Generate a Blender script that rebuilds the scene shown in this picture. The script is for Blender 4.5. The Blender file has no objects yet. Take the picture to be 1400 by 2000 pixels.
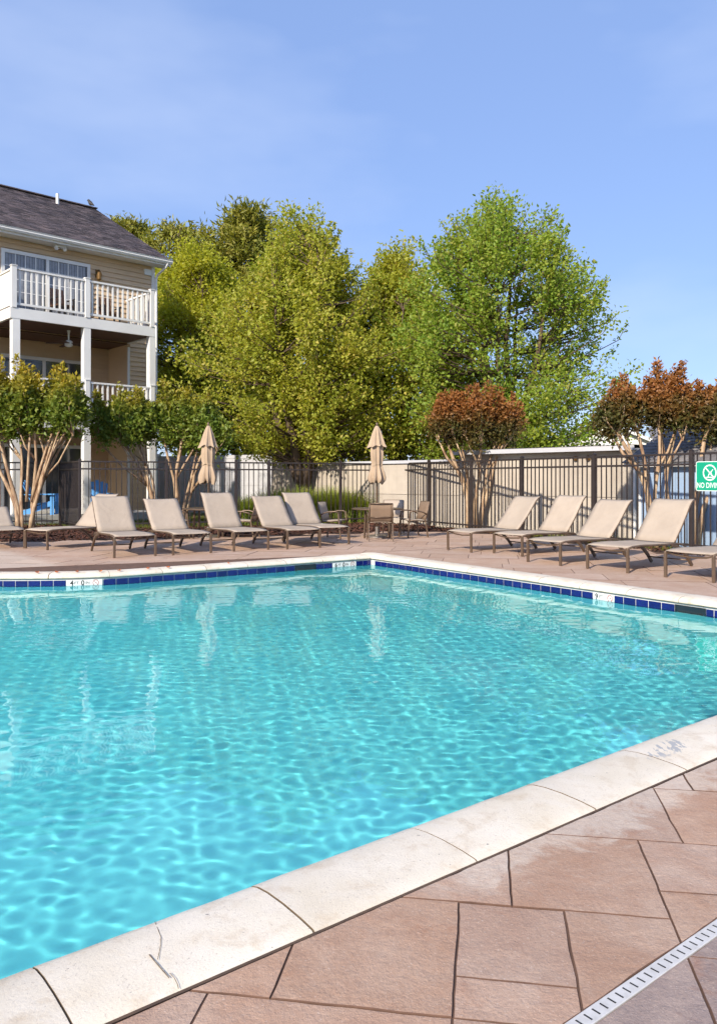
import bpy, bmesh, math, random
import numpy as np
from mathutils import Vector, Matrix, noise
from mathutils.geometry import tessellate_polygon

SC = bpy.context.scene
COL = SC.collection
R = math.radians
random.seed(7)

# ------------------------------------------------------------------ camera
CAM_H = 1.2
cam_d = bpy.data.cameras.new('camera')
cam = bpy.data.objects.new('camera', cam_d)
COL.objects.link(cam)
cam.location = (0, 0, CAM_H)
cam.rotation_euler = (R(90), 0, 0)
cam_d.sensor_fit = 'VERTICAL'
cam_d.sensor_height = 36.0
cam_d.lens = 36.0 * 1550 / 2000
cam_d.shift_y = -(1000 - 935) / 2000.0
cam_d.clip_start = 0.05
cam_d.clip_end = 3000
SC.camera = cam

# ------------------------------------------------------------------ light
SUN_AZ = Vector((-0.48, -0.877))          # horizontal direction towards the sun
SUN_EL = 30.0
SUN_STRENGTH = 3.0
SKY_STRENGTH = 0.108
EXPOSURE = 1.15

world = bpy.data.worlds.new('World')
SC.world = world
world.use_nodes = True
wn = world.node_tree
wn.nodes.clear()
w_out = wn.nodes.new('ShaderNodeOutputWorld')
w_bg = wn.nodes.new('ShaderNodeBackground')
w_sky = wn.nodes.new('ShaderNodeTexSky')
w_sky.sky_type = 'NISHITA'
w_sky.sun_disc = False
w_sky.sun_elevation = R(SUN_EL)
# Blender measures sun_rotation clockwise from +Y
w_sky.sun_rotation = math.atan2(SUN_AZ.x, SUN_AZ.y)
w_sky.air_density = 1.0
w_sky.dust_density = 0.35
w_sky.ozone_density = 2.6
w_bg.inputs['Strength'].default_value = SKY_STRENGTH
w_tc = wn.nodes.new('ShaderNodeTexCoord')
w_map = wn.nodes.new('ShaderNodeMapping')
w_map.inputs['Scale'].default_value = (1.0, 1.0, 2.6)
w_map.inputs['Location'].default_value = (1.3, 2.1, 0.2)
w_noise = wn.nodes.new('ShaderNodeTexNoise')
w_noise.inputs['Scale'].default_value = 1.7
w_noise.inputs['Detail'].default_value = 5
w_noise.inputs['Roughness'].default_value = 0.52
w_ramp = wn.nodes.new('ShaderNodeMapRange')
w_ramp.inputs['From Min'].default_value = 0.46
w_ramp.inputs['From Max'].default_value = 0.80
w_ramp.inputs['To Min'].default_value = 0.0
w_ramp.inputs['To Max'].default_value = 0.38
w_mix = wn.nodes.new('ShaderNodeMix')
w_mix.data_type = 'RGBA'
w_mix.inputs['B'].default_value = (3.9, 4.3, 5.2, 1)
w_hs = wn.nodes.new('ShaderNodeMix')
w_hs.data_type = 'RGBA'
w_hs.blend_type = 'MULTIPLY'
w_hs.inputs['Factor'].default_value = 1.0
w_hs.inputs['B'].default_value = (0.98, 0.96, 1.02, 1)
wn.links.new(w_tc.outputs['Generated'], w_map.inputs['Vector'])
wn.links.new(w_map.outputs['Vector'], w_noise.inputs['Vector'])
wn.links.new(w_noise.outputs['Fac'], w_ramp.inputs['Value'])
wn.links.new(w_ramp.outputs['Result'], w_mix.inputs['Factor'])
wn.links.new(w_sky.outputs['Color'], w_hs.inputs['A'])
w_lift = wn.nodes.new('ShaderNodeMix')
w_lift.data_type = 'RGBA'
w_lift.inputs['Factor'].default_value = 0.70
w_lift.inputs['B'].default_value = (1.27, 1.92, 3.65, 1)
wn.links.new(w_hs.outputs['Result'], w_lift.inputs['A'])
wn.links.new(w_lift.outputs['Result'], w_mix.inputs['A'])
wn.links.new(w_mix.outputs['Result'], w_bg.inputs['Color'])
wn.links.new(w_bg.outputs['Background'], w_out.inputs['Surface'])

sun_d = bpy.data.lights.new('sun', 'SUN')
sun_d.energy = SUN_STRENGTH
sun_d.angle = R(1.3)
sun_d.color = (1.0, 0.915, 0.78)
sun = bpy.data.objects.new('sun', sun_d)
COL.objects.link(sun)
sdir = Vector((SUN_AZ.x * math.cos(R(SUN_EL)), SUN_AZ.y * math.cos(R(SUN_EL)), math.sin(R(SUN_EL)))).normalized()
sun.rotation_euler = sdir.to_track_quat('Z', 'Y').to_euler()
sun.location = sdir * 60
try:
    sun_d.cycles.is_caustics_light = True
except Exception:
    pass

SC.view_settings.view_transform = 'Standard'
SC.view_settings.look = 'None'
SC.view_settings.gamma = 1.0
SC.view_settings.exposure = EXPOSURE
SC.view_settings.use_curve_mapping = False
SC.render.engine = 'CYCLES'
SC.cycles.use_denoising = True
SC.cycles.use_adaptive_sampling = True
SC.cycles.adaptive_threshold = 0.03
SC.cycles.max_bounces = 7
SC.cycles.diffuse_bounces = 2
SC.cycles.glossy_bounces = 3
SC.cycles.transmission_bounces = 6
SC.cycles.transparent_max_bounces = 8
SC.cycles.sample_clamp_indirect = 6.0

# ------------------------------------------------------------------ node helpers
def new_mat(name):
    m = bpy.data.materials.new(name)
    m.use_nodes = True
    nt = m.node_tree
    b = nt.nodes['Principled BSDF']
    return m, nt, b

def L(nt, a, b):
    nt.links.new(a, b)

def node(nt, kind, **kw):
    n = nt.nodes.new(kind)
    for k, v in kw.items():
        if k in n.inputs:
            n.inputs[k].default_value = v
        else:
            setattr(n, k, v)
    return n

def mixc(nt, fac, a, b, blend='MIX'):
    n = nt.nodes.new('ShaderNodeMix')
    n.data_type = 'RGBA'
    n.blend_type = blend
    for sock, v in (('Factor', fac), ('A', a), ('B', b)):
        i = n.inputs[sock] if sock == 'Factor' else [s for s in n.inputs if s.name == sock and s.type == 'RGBA'][0]
        if hasattr(v, 'is_output') or isinstance(v, bpy.types.NodeSocket):
            L(nt, v, i)
        elif sock == 'Factor':
            i.default_value = v
        else:
            i.default_value = (v[0], v[1], v[2], 1)
    return [s for s in n.outputs if s.type == 'RGBA'][0]

def maprange(nt, val, f0, f1, t0=0.0, t1=1.0, smooth=False):
    n = nt.nodes.new('ShaderNodeMapRange')
    if smooth:
        n.interpolation_type = 'SMOOTHSTEP'
    n.inputs['From Min'].default_value = f0
    n.inputs['From Max'].default_value = f1
    n.inputs['To Min'].default_value = t0
    n.inputs['To Max'].default_value = t1
    L(nt, val, n.inputs['Value'])
    return n.outputs['Result']

def math_n(nt, op, a, b=None, c=None):
    n = nt.nodes.new('ShaderNodeMath')
    n.operation = op
    for i, v in enumerate((a, b, c)):
        if v is None:
            continue
        if isinstance(v, bpy.types.NodeSocket):
            L(nt, v, n.inputs[i])
        else:
            n.inputs[i].default_value = v
    return n.outputs[0]

def position(nt):
    return nt.nodes.new('ShaderNodeNewGeometry').outputs['Position']

def noise_tex(nt, vec, scale, detail=4, rough=0.55, dist=0.0):
    n = nt.nodes.new('ShaderNodeTexNoise')
    n.inputs['Scale'].default_value = scale
    n.inputs['Detail'].default_value = detail
    n.inputs['Roughness'].default_value = rough
    n.inputs['Distortion'].default_value = dist
    if vec is not None:
        L(nt, vec, n.inputs['Vector'])
    return n.outputs['Fac']

def bump(nt, height, strength, dist, bsdf, prev=None):
    n = nt.nodes.new('ShaderNodeBump')
    n.inputs['Strength'].default_value = strength
    n.inputs['Distance'].default_value = dist
    L(nt, height, n.inputs['Height'])
    if prev is not None:
        L(nt, prev, n.inputs['Normal'])
    if bsdf is not None:
        L(nt, n.outputs['Normal'], bsdf.inputs['Normal'])
    return n.outputs['Normal']

def simple(name, c1, c2=None, scale=6.0, rough=0.6, bump_s=0.0, bump_scale=60.0, bump_d=0.002, metallic=0.0,
           spec=0.5, obj_var=0.0, island=False, coord='world'):
    m, nt, b = new_mat(name)
    if c2 is None:
        c2 = tuple(0.86 * v for v in c1)
    if coord == 'world':
        vec = position(nt)
    else:
        vec = nt.nodes.new('ShaderNodeTexCoord').outputs['Object']
    f = noise_tex(nt, vec, scale, 5, 0.6)
    f = maprange(nt, f, 0.32, 0.68)
    col = mixc(nt, f, c1, c2)
    if obj_var > 0:
        if island:
            rnd = nt.nodes.new('ShaderNodeNewGeometry').outputs['Random Per Island']
        else:
            rnd = nt.nodes.new('ShaderNodeObjectInfo').outputs['Random']
        v = maprange(nt, rnd, 0, 1, 1 - obj_var, 1 + obj_var)
        hs = nt.nodes.new('ShaderNodeHueSaturation')
        L(nt, v, hs.inputs['Value'])
        L(nt, col, hs.inputs['Color'])
        col = hs.outputs['Color']
    L(nt, col, b.inputs['Base Color'])
    b.inputs['Roughness'].default_value = rough
    b.inputs['Metallic'].default_value = metallic
    b.inputs['Specular IOR Level'].default_value = spec
    if bump_s > 0:
        bump(nt, noise_tex(nt, vec, bump_scale, 4), bump_s, bump_d, b)
    return m

M = {}
M['fence'] = simple('fence_paint', (0.030, 0.022, 0.020), (0.042, 0.032, 0.030), 9, 0.42, 0.1, 90, 0.0008)
M['white_vinyl'] = simple('white_vinyl', (0.80, 0.78, 0.75), (0.72, 0.70, 0.67), 1.3, 0.45)
M['siding'] = simple('tan_siding', (0.66, 0.475, 0.295), (0.60, 0.425, 0.26), 1.1, 0.55, 0.15, 45, 0.001, obj_var=0.04)
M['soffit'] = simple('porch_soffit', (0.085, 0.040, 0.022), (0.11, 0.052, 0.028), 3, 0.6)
M['shed_blue'] = simple('shed_blue', (0.33, 0.43, 0.58), (0.28, 0.38, 0.53), 2.2, 0.6, 0.2, 40, 0.001, obj_var=0.06)
M['cream'] = simple('cream_panel', (0.50, 0.43, 0.35), (0.43, 0.365, 0.30), 1.4, 0.6, 0.2, 30, 0.001, obj_var=0.03)
def mat_cream():
    m, nt, b = new_mat('cream_panel')
    p = position(nt)
    mp = node(nt, 'ShaderNodeMapping'); mp.inputs['Scale'].default_value = (5.0, 5.0, 0.45); L(nt, p, mp.inputs['Vector'])
    st = maprange(nt, noise_tex(nt, mp.outputs['Vector'], 1.0, 6, 0.7), 0.44, 0.70)
    blot = maprange(nt, noise_tex(nt, p, 1.6, 6, 0.65), 0.35, 0.70)
    col = mixc(nt, blot, (0.50, 0.43, 0.35), (0.42, 0.355, 0.29))
    col = mixc(nt, math_n(nt, 'MULTIPLY', st, 0.45), col, (0.30, 0.26, 0.215))
    rnd = nt.nodes.new('ShaderNodeObjectInfo').outputs['Random']
    hs = nt.nodes.new('ShaderNodeHueSaturation'); L(nt, maprange(nt, rnd, 0, 1, 0.94, 1.06), hs.inputs['Value']); L(nt, col, hs.inputs['Color'])
    L(nt, hs.outputs['Color'], b.inputs['Base Color'])
    b.inputs['Roughness'].default_value = 0.65
    return m
M['cream'] = mat_cream()
M['concrete'] = simple('porch_concrete', (0.48, 0.46, 0.42), (0.38, 0.36, 0.33), 3, 0.8, 0.3, 50)
M['frame'] = simple('bronze_frame', (0.165, 0.110, 0.072), (0.125, 0.082, 0.055), 14, 0.38, metallic=0.35)
M['steel'] = simple('brushed_steel', (0.42, 0.38, 0.33), (0.33, 0.30, 0.27), 30, 0.35, metallic=0.8)
M['roof_grey'] = simple('roof_grey', (0.20, 0.185, 0.185), (0.14, 0.13, 0.135), 5, 0.85, obj_var=0.25, island=True)
M['shingle'] = simple('shingle', (0.150, 0.112, 0.108), (0.058, 0.047, 0.055), 2.4, 0.9, 0.3, 70, 0.003, obj_var=0.45, island=True)
M['dark_wood'] = simple('dark_wood', (0.10, 0.045, 0.022), (0.06, 0.028, 0.015), 12, 0.5)
M['black_metal'] = simple('black_metal', (0.02, 0.018, 0.018), (0.03, 0.028, 0.028), 9, 0.45)
M['brass'] = simple('aged_brass', (0.30, 0.17, 0.06), (0.20, 0.11, 0.04), 30, 0.4, metallic=0.7)
M['blue_plastic'] = simple('blue_resin', (0.10, 0.33, 0.68), (0.085, 0.29, 0.62), 6, 0.5)
M['tile'] = simple('cobalt_tile', (0.006, 0.012, 0.125), (0.005, 0.009, 0.095), 14, 0.12, obj_var=0.18)
M['marker_white'] = simple('marker_tile', (0.78, 0.77, 0.74), (0.72, 0.71, 0.68), 12, 0.25)
M['ink'] = simple('black_ink', (0.02, 0.02, 0.02), (0.03, 0.03, 0.03), 9, 0.5)
M['red_ink'] = simple('red_ink', (0.40, 0.10, 0.08), (0.34, 0.08, 0.07), 9, 0.5)
M['sign_green'] = simple('sign_green', (0.005, 0.36, 0.20), (0.005, 0.33, 0.185), 5, 0.35)
M['sign_white'] = simple('sign_white', (0.80, 0.84, 0.80), (0.76, 0.80, 0.76), 5, 0.4)
M['skimmer'] = simple('skimmer_throat', (0.010, 0.016, 0.022), (0.014, 0.022, 0.03), 9, 0.3)
M['bark'] = simple('bark', (0.13, 0.085, 0.055), (0.075, 0.050, 0.035), 11, 0.9, 0.6, 26, 0.01)
M['leaf_litter'] = simple('orange_leaf', (0.62, 0.16, 0.02), (0.48, 0.10, 0.03), 40, 0.7)
M['bird'] = simple('bird_feather', (0.03, 0.028, 0.03), (0.05, 0.045, 0.045), 20, 0.7)
M['grout'] = simple('grout_white', (0.70, 0.69, 0.66), (0.60, 0.59, 0.56), 9, 0.8, 0.2, 80, 0.001)
M['sealant'] = simple('joint_sealant', (0.075, 0.045, 0.030), (0.12, 0.07, 0.042), 24, 0.9, 0.4, 120, 0.002)
M['vinyl_grey'] = simple('shade_grey_vinyl', (0.52, 0.51, 0.53), (0.45, 0.44, 0.46), 1.3, 0.55)  # white vinyl with the privacy fence's tree shade in its colour; also eave, cap
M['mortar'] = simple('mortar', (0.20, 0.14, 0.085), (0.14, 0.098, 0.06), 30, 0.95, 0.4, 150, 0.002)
M['drain_white'] = simple('drain_white', (0.60, 0.58, 0.56), (0.48, 0.46, 0.44), 26, 0.55, 0.2, 90, 0.001)
M['white_plastic'] = simple('white_plastic', (0.80, 0.80, 0.78), (0.74, 0.74, 0.72), 9, 0.4)
M['drain_dark'] = simple('drain_slot_shade', (0.02, 0.02, 0.02), (0.03, 0.03, 0.03), 9, 0.8)  # near-black colour standing in for shade inside the drain openings

def mat_bark_crape():
    m, nt, b = new_mat('crape_bark')
    p = position(nt)
    mp = node(nt, 'ShaderNodeMapping')
    mp.inputs['Scale'].default_value = (13, 13, 2.8)
    L(nt, p, mp.inputs['Vector'])
    f = maprange(nt, noise_tex(nt, mp.outputs['Vector'], 1.0, 4, 0.6, 0.6), 0.36, 0.66)
    col = mixc(nt, f, (0.52, 0.37, 0.225), (0.22, 0.115, 0.062))
    L(nt, col, b.inputs['Base Color'])
    b.inputs['Roughness'].default_value = 0.6
    bump(nt, f, 0.35, 0.006, b)
    return m
M['crape_bark'] = mat_bark_crape()

def mat_glass():
    m, nt, b = new_mat('window_glass')
    p = position(nt)
    f = maprange(nt, noise_tex(nt, p, 0.8, 3), 0.35, 0.65)
    L(nt, mixc(nt, f, (0.035, 0.04, 0.045), (0.075, 0.08, 0.085)), b.inputs['Base Color'])
    b.inputs['Roughness'].default_value = 0.06
    b.inputs['Specular IOR Level'].default_value = 0.8
    return m
M['glass'] = mat_glass()
M['curtain'] = simple('curtain', (0.30, 0.31, 0.33), (0.22, 0.23, 0.26), 8, 0.25)

def mat_sling(name, c1, c2):
    m, nt, b = new_mat(name)
    tc = nt.nodes.new('ShaderNodeTexCoord').outputs['Object']
    rnd = nt.nodes.new('ShaderNodeObjectInfo').outputs['Random']
    w1 = node(nt, 'ShaderNodeTexWave', wave_type='BANDS', bands_direction='X')
    w1.inputs['Scale'].default_value = 90
    w2 = node(nt, 'ShaderNodeTexWave', wave_type='BANDS', bands_direction='Y')
    w2.inputs['Scale'].default_value = 90
    L(nt, tc, w1.inputs['Vector']); L(nt, tc, w2.inputs['Vector'])
    weave = math_n(nt, 'MULTIPLY', w1.outputs['Fac'], w2.outputs['Fac'])
    dirt = maprange(nt, noise_tex(nt, position(nt), 3.2, 5, 0.65), 0.38, 0.72)
    col = mixc(nt, math_n(nt, 'MULTIPLY', dirt, 0.65), c1, c2)
    col = mixc(nt, math_n(nt, 'MULTIPLY', weave, 0.22), col, tuple(0.55 * v for v in c1))
    hs = nt.nodes.new('ShaderNodeHueSaturation')
    L(nt, maprange(nt, rnd, 0, 1, 0.92, 1.06), hs.inputs['Value'])
    L(nt, col, hs.inputs['Color'])
    L(nt, hs.outputs['Color'], b.inputs['Base Color'])
    b.inputs['Roughness'].default_value = 0.75
    b.inputs['Specular IOR Level'].default_value = 0.25
    wr_ = bump(nt, noise_tex(nt, tc, 5.0, 3, 0.5, 0.8), 0.35, 0.03, None)
    bump(nt, weave, 0.25, 0.0012, b, wr_)
    return m
M['sling'] = mat_sling('sling_mesh', (0.425, 0.345, 0.272), (0.34, 0.272, 0.212))
M['sling_brown'] = mat_sling('sling_mesh_brown', (0.25, 0.17, 0.115), (0.19, 0.13, 0.09))
M['umbrella'] = simple('umbrella_canvas', (0.43, 0.315, 0.215), (0.36, 0.26, 0.175), 4, 0.85, 0.3, 260, 0.001)

def mat_slab(name, ca, cb, cc, stain):
    m, nt, b = new_mat(name)
    p = position(nt)
    big = maprange(nt, noise_tex(nt, p, 1.5, 5, 0.6, 0.4), 0.34, 0.68)
    mid = maprange(nt, noise_tex(nt, p, 5.5, 6, 0.68, 0.3), 0.36, 0.70)
    fine = maprange(nt, noise_tex(nt, p, 85, 4, 0.8), 0.40, 0.68)
    speck = maprange(nt, noise_tex(nt, p, 150, 2, 0.6), 0.64, 0.70)
    rnd = nt.nodes.new('ShaderNodeObjectInfo').outputs['Random']
    col = mixc(nt, big, ca, cb)
    col = mixc(nt, math_n(nt, 'MULTIPLY', mid, 0.55), col, cc)
    col = mixc(nt, math_n(nt, 'MULTIPLY', fine, 0.42), col, tuple(0.62 * v for v in ca))
    col = mixc(nt, math_n(nt, 'MULTIPLY', speck, 0.45), col, (0.62, 0.52, 0.44))
    wash = maprange(nt, noise_tex(nt, p, 2.3, 7, 0.75, 0.8), 0.50, 0.68)
    col = mixc(nt, math_n(nt, 'MULTIPLY', wash, 0.42), col, (0.56, 0.42, 0.33))
    rust = maprange(nt, noise_tex(nt, p, 3.1, 6, 0.7, 1.2), 0.58, 0.72)
    col = mixc(nt, math_n(nt, 'MULTIPLY', rust, 0.45), col, (0.30, 0.12, 0.055))
    if stain:
        # pale mineral stain: blotches of its own shape lying along the near coping
        sep = node(nt, 'ShaderNodeSeparateXYZ'); L(nt, p, sep.inputs[0])
        # distance from the coping edge (positive on the deck)
        d = math_n(nt, 'ADD', math_n(nt, 'MULTIPLY', math_n(nt, 'SUBTRACT', sep.outputs['X'], 1.544), 0.6225),
                   math_n(nt, 'MULTIPLY', math_n(nt, 'SUBTRACT', sep.outputs['Y'], 3.419), -0.7826))
        t = math_n(nt, 'ADD', math_n(nt, 'MULTIPLY', math_n(nt, 'SUBTRACT', sep.outputs['X'], 1.544), 0.7826),
                   math_n(nt, 'MULTIPLY', math_n(nt, 'SUBTRACT', sep.outputs['Y'], 3.419), 0.6225))
        wob = maprange(nt, noise_tex(nt, p, 5.0, 6, 0.7, 0.5), 0.25, 0.75, -0.16, 0.16)
        dd = math_n(nt, 'ADD', d, wob)
        near = maprange(nt, dd, 0.10, 0.20, 1, 0, True)
        lo = maprange(nt, math_n(nt, 'ADD', t, wob), -1.72, -1.55, 0, 1, True)
        hi = maprange(nt, math_n(nt, 'ADD', t, wob), 0.15, 0.45, 1, 0.25, True)
        tex = maprange(nt, noise_tex(nt, p, 34, 5, 0.75), 0.30, 0.62, 0.45, 1.0)
        s = math_n(nt, 'MULTIPLY', math_n(nt, 'MULTIPLY', near, lo), math_n(nt, 'MULTIPLY', hi, tex))
        s = math_n(nt, 'MULTIPLY', s, 0.78)
        col = mixc(nt, s, col, (0.60, 0.50, 0.41))
    hs = nt.nodes.new('ShaderNodeHueSaturation')
    L(nt, maprange(nt, rnd, 0, 1, 0.92, 1.06), hs.inputs['Value'])
    L(nt, maprange(nt, math_n(nt, 'FRACT', math_n(nt, 'MULTIPLY', rnd, 7.3)), 0, 1, 0.95, 1.08), hs.inputs['Saturation'])
    L(nt, col, hs.inputs['Color'])
    L(nt, hs.outputs['Color'], b.inputs['Base Color'])
    b.inputs['Roughness'].default_value = 0.72
    b.inputs['Specular IOR Level'].default_value = 0.3
    n1 = bump(nt, noise_tex(nt, p, 11, 7, 0.72), 0.6, 0.014, None)
    bump(nt, noise_tex(nt, p, 120, 3, 0.75), 0.6, 0.003, b, n1)
    return m
M['slab'] = mat_slab('stamped_concrete', (0.435, 0.278, 0.195), (0.505, 0.358, 0.272), (0.360, 0.195, 0.125), True)
M['slab_grey'] = mat_slab('stamped_concrete_grey', (0.30, 0.225, 0.195), (0.34, 0.26, 0.23), (0.25, 0.18, 0.155), False)
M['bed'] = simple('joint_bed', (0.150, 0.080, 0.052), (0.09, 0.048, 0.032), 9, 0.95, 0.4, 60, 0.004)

def mat_coping():
    m, nt, b = new_mat('coping_stone')
    p = position(nt)
    big = maprange(nt, noise_tex(nt, p, 2.6, 5, 0.6, 0.3), 0.35, 0.70)
    sand = maprange(nt, noise_tex(nt, p, 7.5, 6, 0.7, 0.2), 0.52, 0.74)
    speck = maprange(nt, noise_tex(nt, p, 125, 3, 0.7), 0.60, 0.68)
    rare = maprange(nt, noise_tex(nt, p, 52, 2, 0.5), 0.745, 0.765)
    col = mixc(nt, big, (0.65, 0.565, 0.445), (0.75, 0.675, 0.57))
    col = mixc(nt, math_n(nt, 'MULTIPLY', sand, 0.60), col, (0.43, 0.30, 0.175))
    pale = maprange(nt, noise_tex(nt, p, 4.2, 6, 0.72, 0.5), 0.52, 0.70)
    col = mixc(nt, math_n(nt, 'MULTIPLY', pale, 0.6), col, (0.70, 0.635, 0.55))
    col = mixc(nt, math_n(nt, 'MULTIPLY', speck, 0.62), col, (0.40, 0.34, 0.28))
    col = mixc(nt, math_n(nt, 'MULTIPLY', rare, 0.75), col, (0.15, 0.13, 0.12))
    # worn blue-grey paint flecks of an old stencil on the far right stones
    sep = node(nt, 'ShaderNodeSeparateXYZ'); L(nt, p, sep.inputs[0])
    rx = math_n(nt, 'SUBTRACT', sep.outputs['X'], 1.36)
    ry = math_n(nt, 'SUBTRACT', sep.outputs['Y'], 3.50)
    t = math_n(nt, 'ADD', math_n(nt, 'MULTIPLY', rx, 0.7826), math_n(nt, 'MULTIPLY', ry, 0.6225))
    d = math_n(nt, 'ADD', math_n(nt, 'MULTIPLY', rx, 0.6225), math_n(nt, 'MULTIPLY', ry, -0.7826))
    ell = math_n(nt, 'ADD', math_n(nt, 'POWER', math_n(nt, 'DIVIDE', t, 0.26), 2.0), math_n(nt, 'POWER', math_n(nt, 'DIVIDE', d, 0.085), 2.0))
    msk = maprange(nt, ell, 0.25, 1.0, 1, 0)
    mp = node(nt, 'ShaderNodeMapping'); mp.inputs['Rotation'].default_value = (0, 0, R(-8)); mp.inputs['Scale'].default_value = (1.0, 0.33, 1)
    L(nt, p, mp.inputs['Vector'])
    fl = noise_tex(nt, mp.outputs['Vector'], 38, 3, 0.6)
    fl = maprange(nt, math_n(nt, 'ADD', fl, math_n(nt, 'MULTIPLY', msk, 0.14)), 0.66, 0.70)
    col = mixc(nt, math_n(nt, 'MULTIPLY', math_n(nt, 'MULTIPLY', fl, msk), 0.75), col, (0.27, 0.29, 0.32))
    rnd = nt.nodes.new('ShaderNodeObjectInfo').outputs['Random']
    hs = nt.nodes.new('ShaderNodeHueSaturation')
    L(nt, maprange(nt, rnd, 0, 1, 0.95, 1.04), hs.inputs['Value'])
    L(nt, col, hs.inputs['Color'])
    L(nt, hs.outputs['Color'], b.inputs['Base Color'])
    b.inputs['Roughness'].default_value = 0.75
    b.inputs['Specular IOR Level'].default_value = 0.3
    n1 = bump(nt, noise_tex(nt, p, 16, 5, 0.6), 0.25, 0.006, None)
    bump(nt, noise_tex(nt, p, 130, 4, 0.75), 0.55, 0.0025, b, n1)
    return m
M['coping'] = mat_coping()

def mat_water():
    m, nt, b = new_mat('pool_water')
    g = nt.nodes.new('ShaderNodeBsdfGlass')
    g.inputs['IOR'].default_value = 1.33
    g.inputs['Roughness'].default_value = 0.0
    g.inputs['Color'].default_value = (0.80, 0.985, 0.985, 1)
    L(nt, g.outputs[0], nt.nodes['Material Output'].inputs['Surface'])
    return m
M['water'] = mat_water()

def mat_plaster():
    m, nt, b = new_mat('pool_plaster')
    p = position(nt)
    f = maprange(nt, noise_tex(nt, p, 0.9, 4, 0.5), 0.35, 0.65)
    L(nt, mixc(nt, f, (0.22, 0.74, 0.77), (0.27, 0.79, 0.81)), b.inputs['Base Color'])
    b.inputs['Roughness'].default_value = 0.9
    b.inputs['Specular IOR Level'].default_value = 0.1
    return m
M['plaster'] = mat_plaster()

def mat_lawn():
    m, nt, b = new_mat('lawn')
    p = position(nt)
    f = maprange(nt, noise_tex(nt, p, 1.2, 5, 0.6), 0.35, 0.65)
    g = maprange(nt, noise_tex(nt, p, 60, 4, 0.7), 0.35, 0.65)
    col = mixc(nt, f, (0.12, 0.14, 0.02), (0.17, 0.165, 0.035))
    L(nt, mixc(nt, math_n(nt, 'MULTIPLY', g, 0.6), col, (0.05, 0.07, 0.012)), b.inputs['Base Color'])
    b.inputs['Roughness'].default_value = 0.9
    bump(nt, g, 0.8, 0.03, b)
    return m
M['lawn'] = mat_lawn()
M['soil'] = simple('mulch_soil', (0.050, 0.020, 0.012), (0.033, 0.014, 0.009), 16, 0.95, 0.8, 50, 0.012)
M['mulch'] = simple('mulch_chip', (0.115, 0.040, 0.020), (0.06, 0.022, 0.013), 14, 0.95, obj_var=0.5, island=True)

def mat_leaf(name, ca, cb, cc, trans=0.35, zgrad=None, patch=0.7):
    """leaf: colour varies leaf by leaf and in patches; zgrad=(z0,z1,colour) is young growth of another colour"""
    m, nt, b = new_mat(name)
    geo = nt.nodes.new('ShaderNodeNewGeometry')
    rnd = geo.outputs['Random Per Island']
    p = geo.outputs['Position']
    pt = maprange(nt, noise_tex(nt, p, patch, 3, 0.6), 0.36, 0.64)
    col = mixc(nt, pt, ca, cb)
    r2 = maprange(nt, rnd, 0.70, 1.0)
    col = mixc(nt, r2, col, cc)
    if zgrad:
        sep = node(nt, 'ShaderNodeSeparateXYZ'); L(nt, p, sep.inputs[0])
        zz = math_n(nt, 'ADD', sep.outputs['Z'], maprange(nt, noise_tex(nt, p, 3.0, 3), 0.3, 0.7, -0.28, 0.28))
        g = maprange(nt, zz, zgrad[0], zgrad[1], 0, 1, True)
        young = mixc(nt, maprange(nt, rnd, 0, 1), zgrad[2], zgrad[3])
        col = mixc(nt, g, col, young)
    hs = nt.nodes.new('ShaderNodeHueSaturation')
    v = math_n(nt, 'FRACT', math_n(nt, 'MULTIPLY', rnd, 37.7))
    L(nt, maprange(nt, v, 0, 1, 0.84, 1.16), hs.inputs['Value'])
    L(nt, col, hs.inputs['Color'])
    col = hs.outputs['Color']
    L(nt, col, b.inputs['Base Color'])
    b.inputs['Roughness'].default_value = 0.5
    b.inputs['Specular IOR Level'].default_value = 0.35
    tr = nt.nodes.new('ShaderNodeBsdfTranslucent')
    L(nt, mixc(nt, 1.0, col, (1.25, 1.2, 0.6), 'MULTIPLY'), tr.inputs['Color'])
    mx = nt.nodes.new('ShaderNodeMixShader')
    mx.inputs['Fac'].default_value = trans
    L(nt, b.outputs['BSDF'], mx.inputs[1]); L(nt, tr.outputs['BSDF'], mx.inputs[2])
    L(nt, mx.outputs['Shader'], nt.nodes['Material Output'].inputs['Surface'])
    return m
M['maple_a'] = mat_leaf('maple_leaf', (0.321, 0.368, 0.041), (0.410, 0.410, 0.052), (0.547, 0.451, 0.095), 0.50)
M['maple_b'] = mat_leaf('maple_leaf_green', (0.225, 0.342, 0.044), (0.321, 0.390, 0.049), (0.437, 0.410, 0.082), 0.50)
M['maple_c'] = mat_leaf('maple_leaf_rusty', (0.246, 0.315, 0.041), (0.368, 0.342, 0.049), (0.465, 0.300, 0.068), 0.50)
M['locust'] = mat_leaf('locust_leaf', (0.354, 0.378, 0.027), (0.415, 0.409, 0.034), (0.488, 0.451, 0.049), 0.50)
M['pine'] = mat_leaf('pine_needle', (0.204, 0.228, 0.034), (0.288, 0.270, 0.041), (0.348, 0.300, 0.060), 0.3)
M['crape_green'] = mat_leaf('crape_leaf_green', (0.123, 0.189, 0.026), (0.189, 0.239, 0.032), (0.261, 0.275, 0.043), 0.35,
                            zgrad=(2.75, 3.85, (0.34, 0.30, 0.028), (0.42, 0.29, 0.03)), patch=2.0)
M['crape_red'] = mat_leaf('crape_leaf_red', (0.075, 0.085, 0.020), (0.11, 0.075, 0.02), (0.15, 0.085, 0.025), 0.3,
                          zgrad=(2.25, 2.90, (0.255, 0.088, 0.022), (0.34, 0.150, 0.042)), patch=2.0)
M['grass_blade'] = mat_leaf('fountain_grass', (0.260, 0.351, 0.052), (0.338, 0.390, 0.065), (0.468, 0.442, 0.117), 0.4, patch=3)
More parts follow.
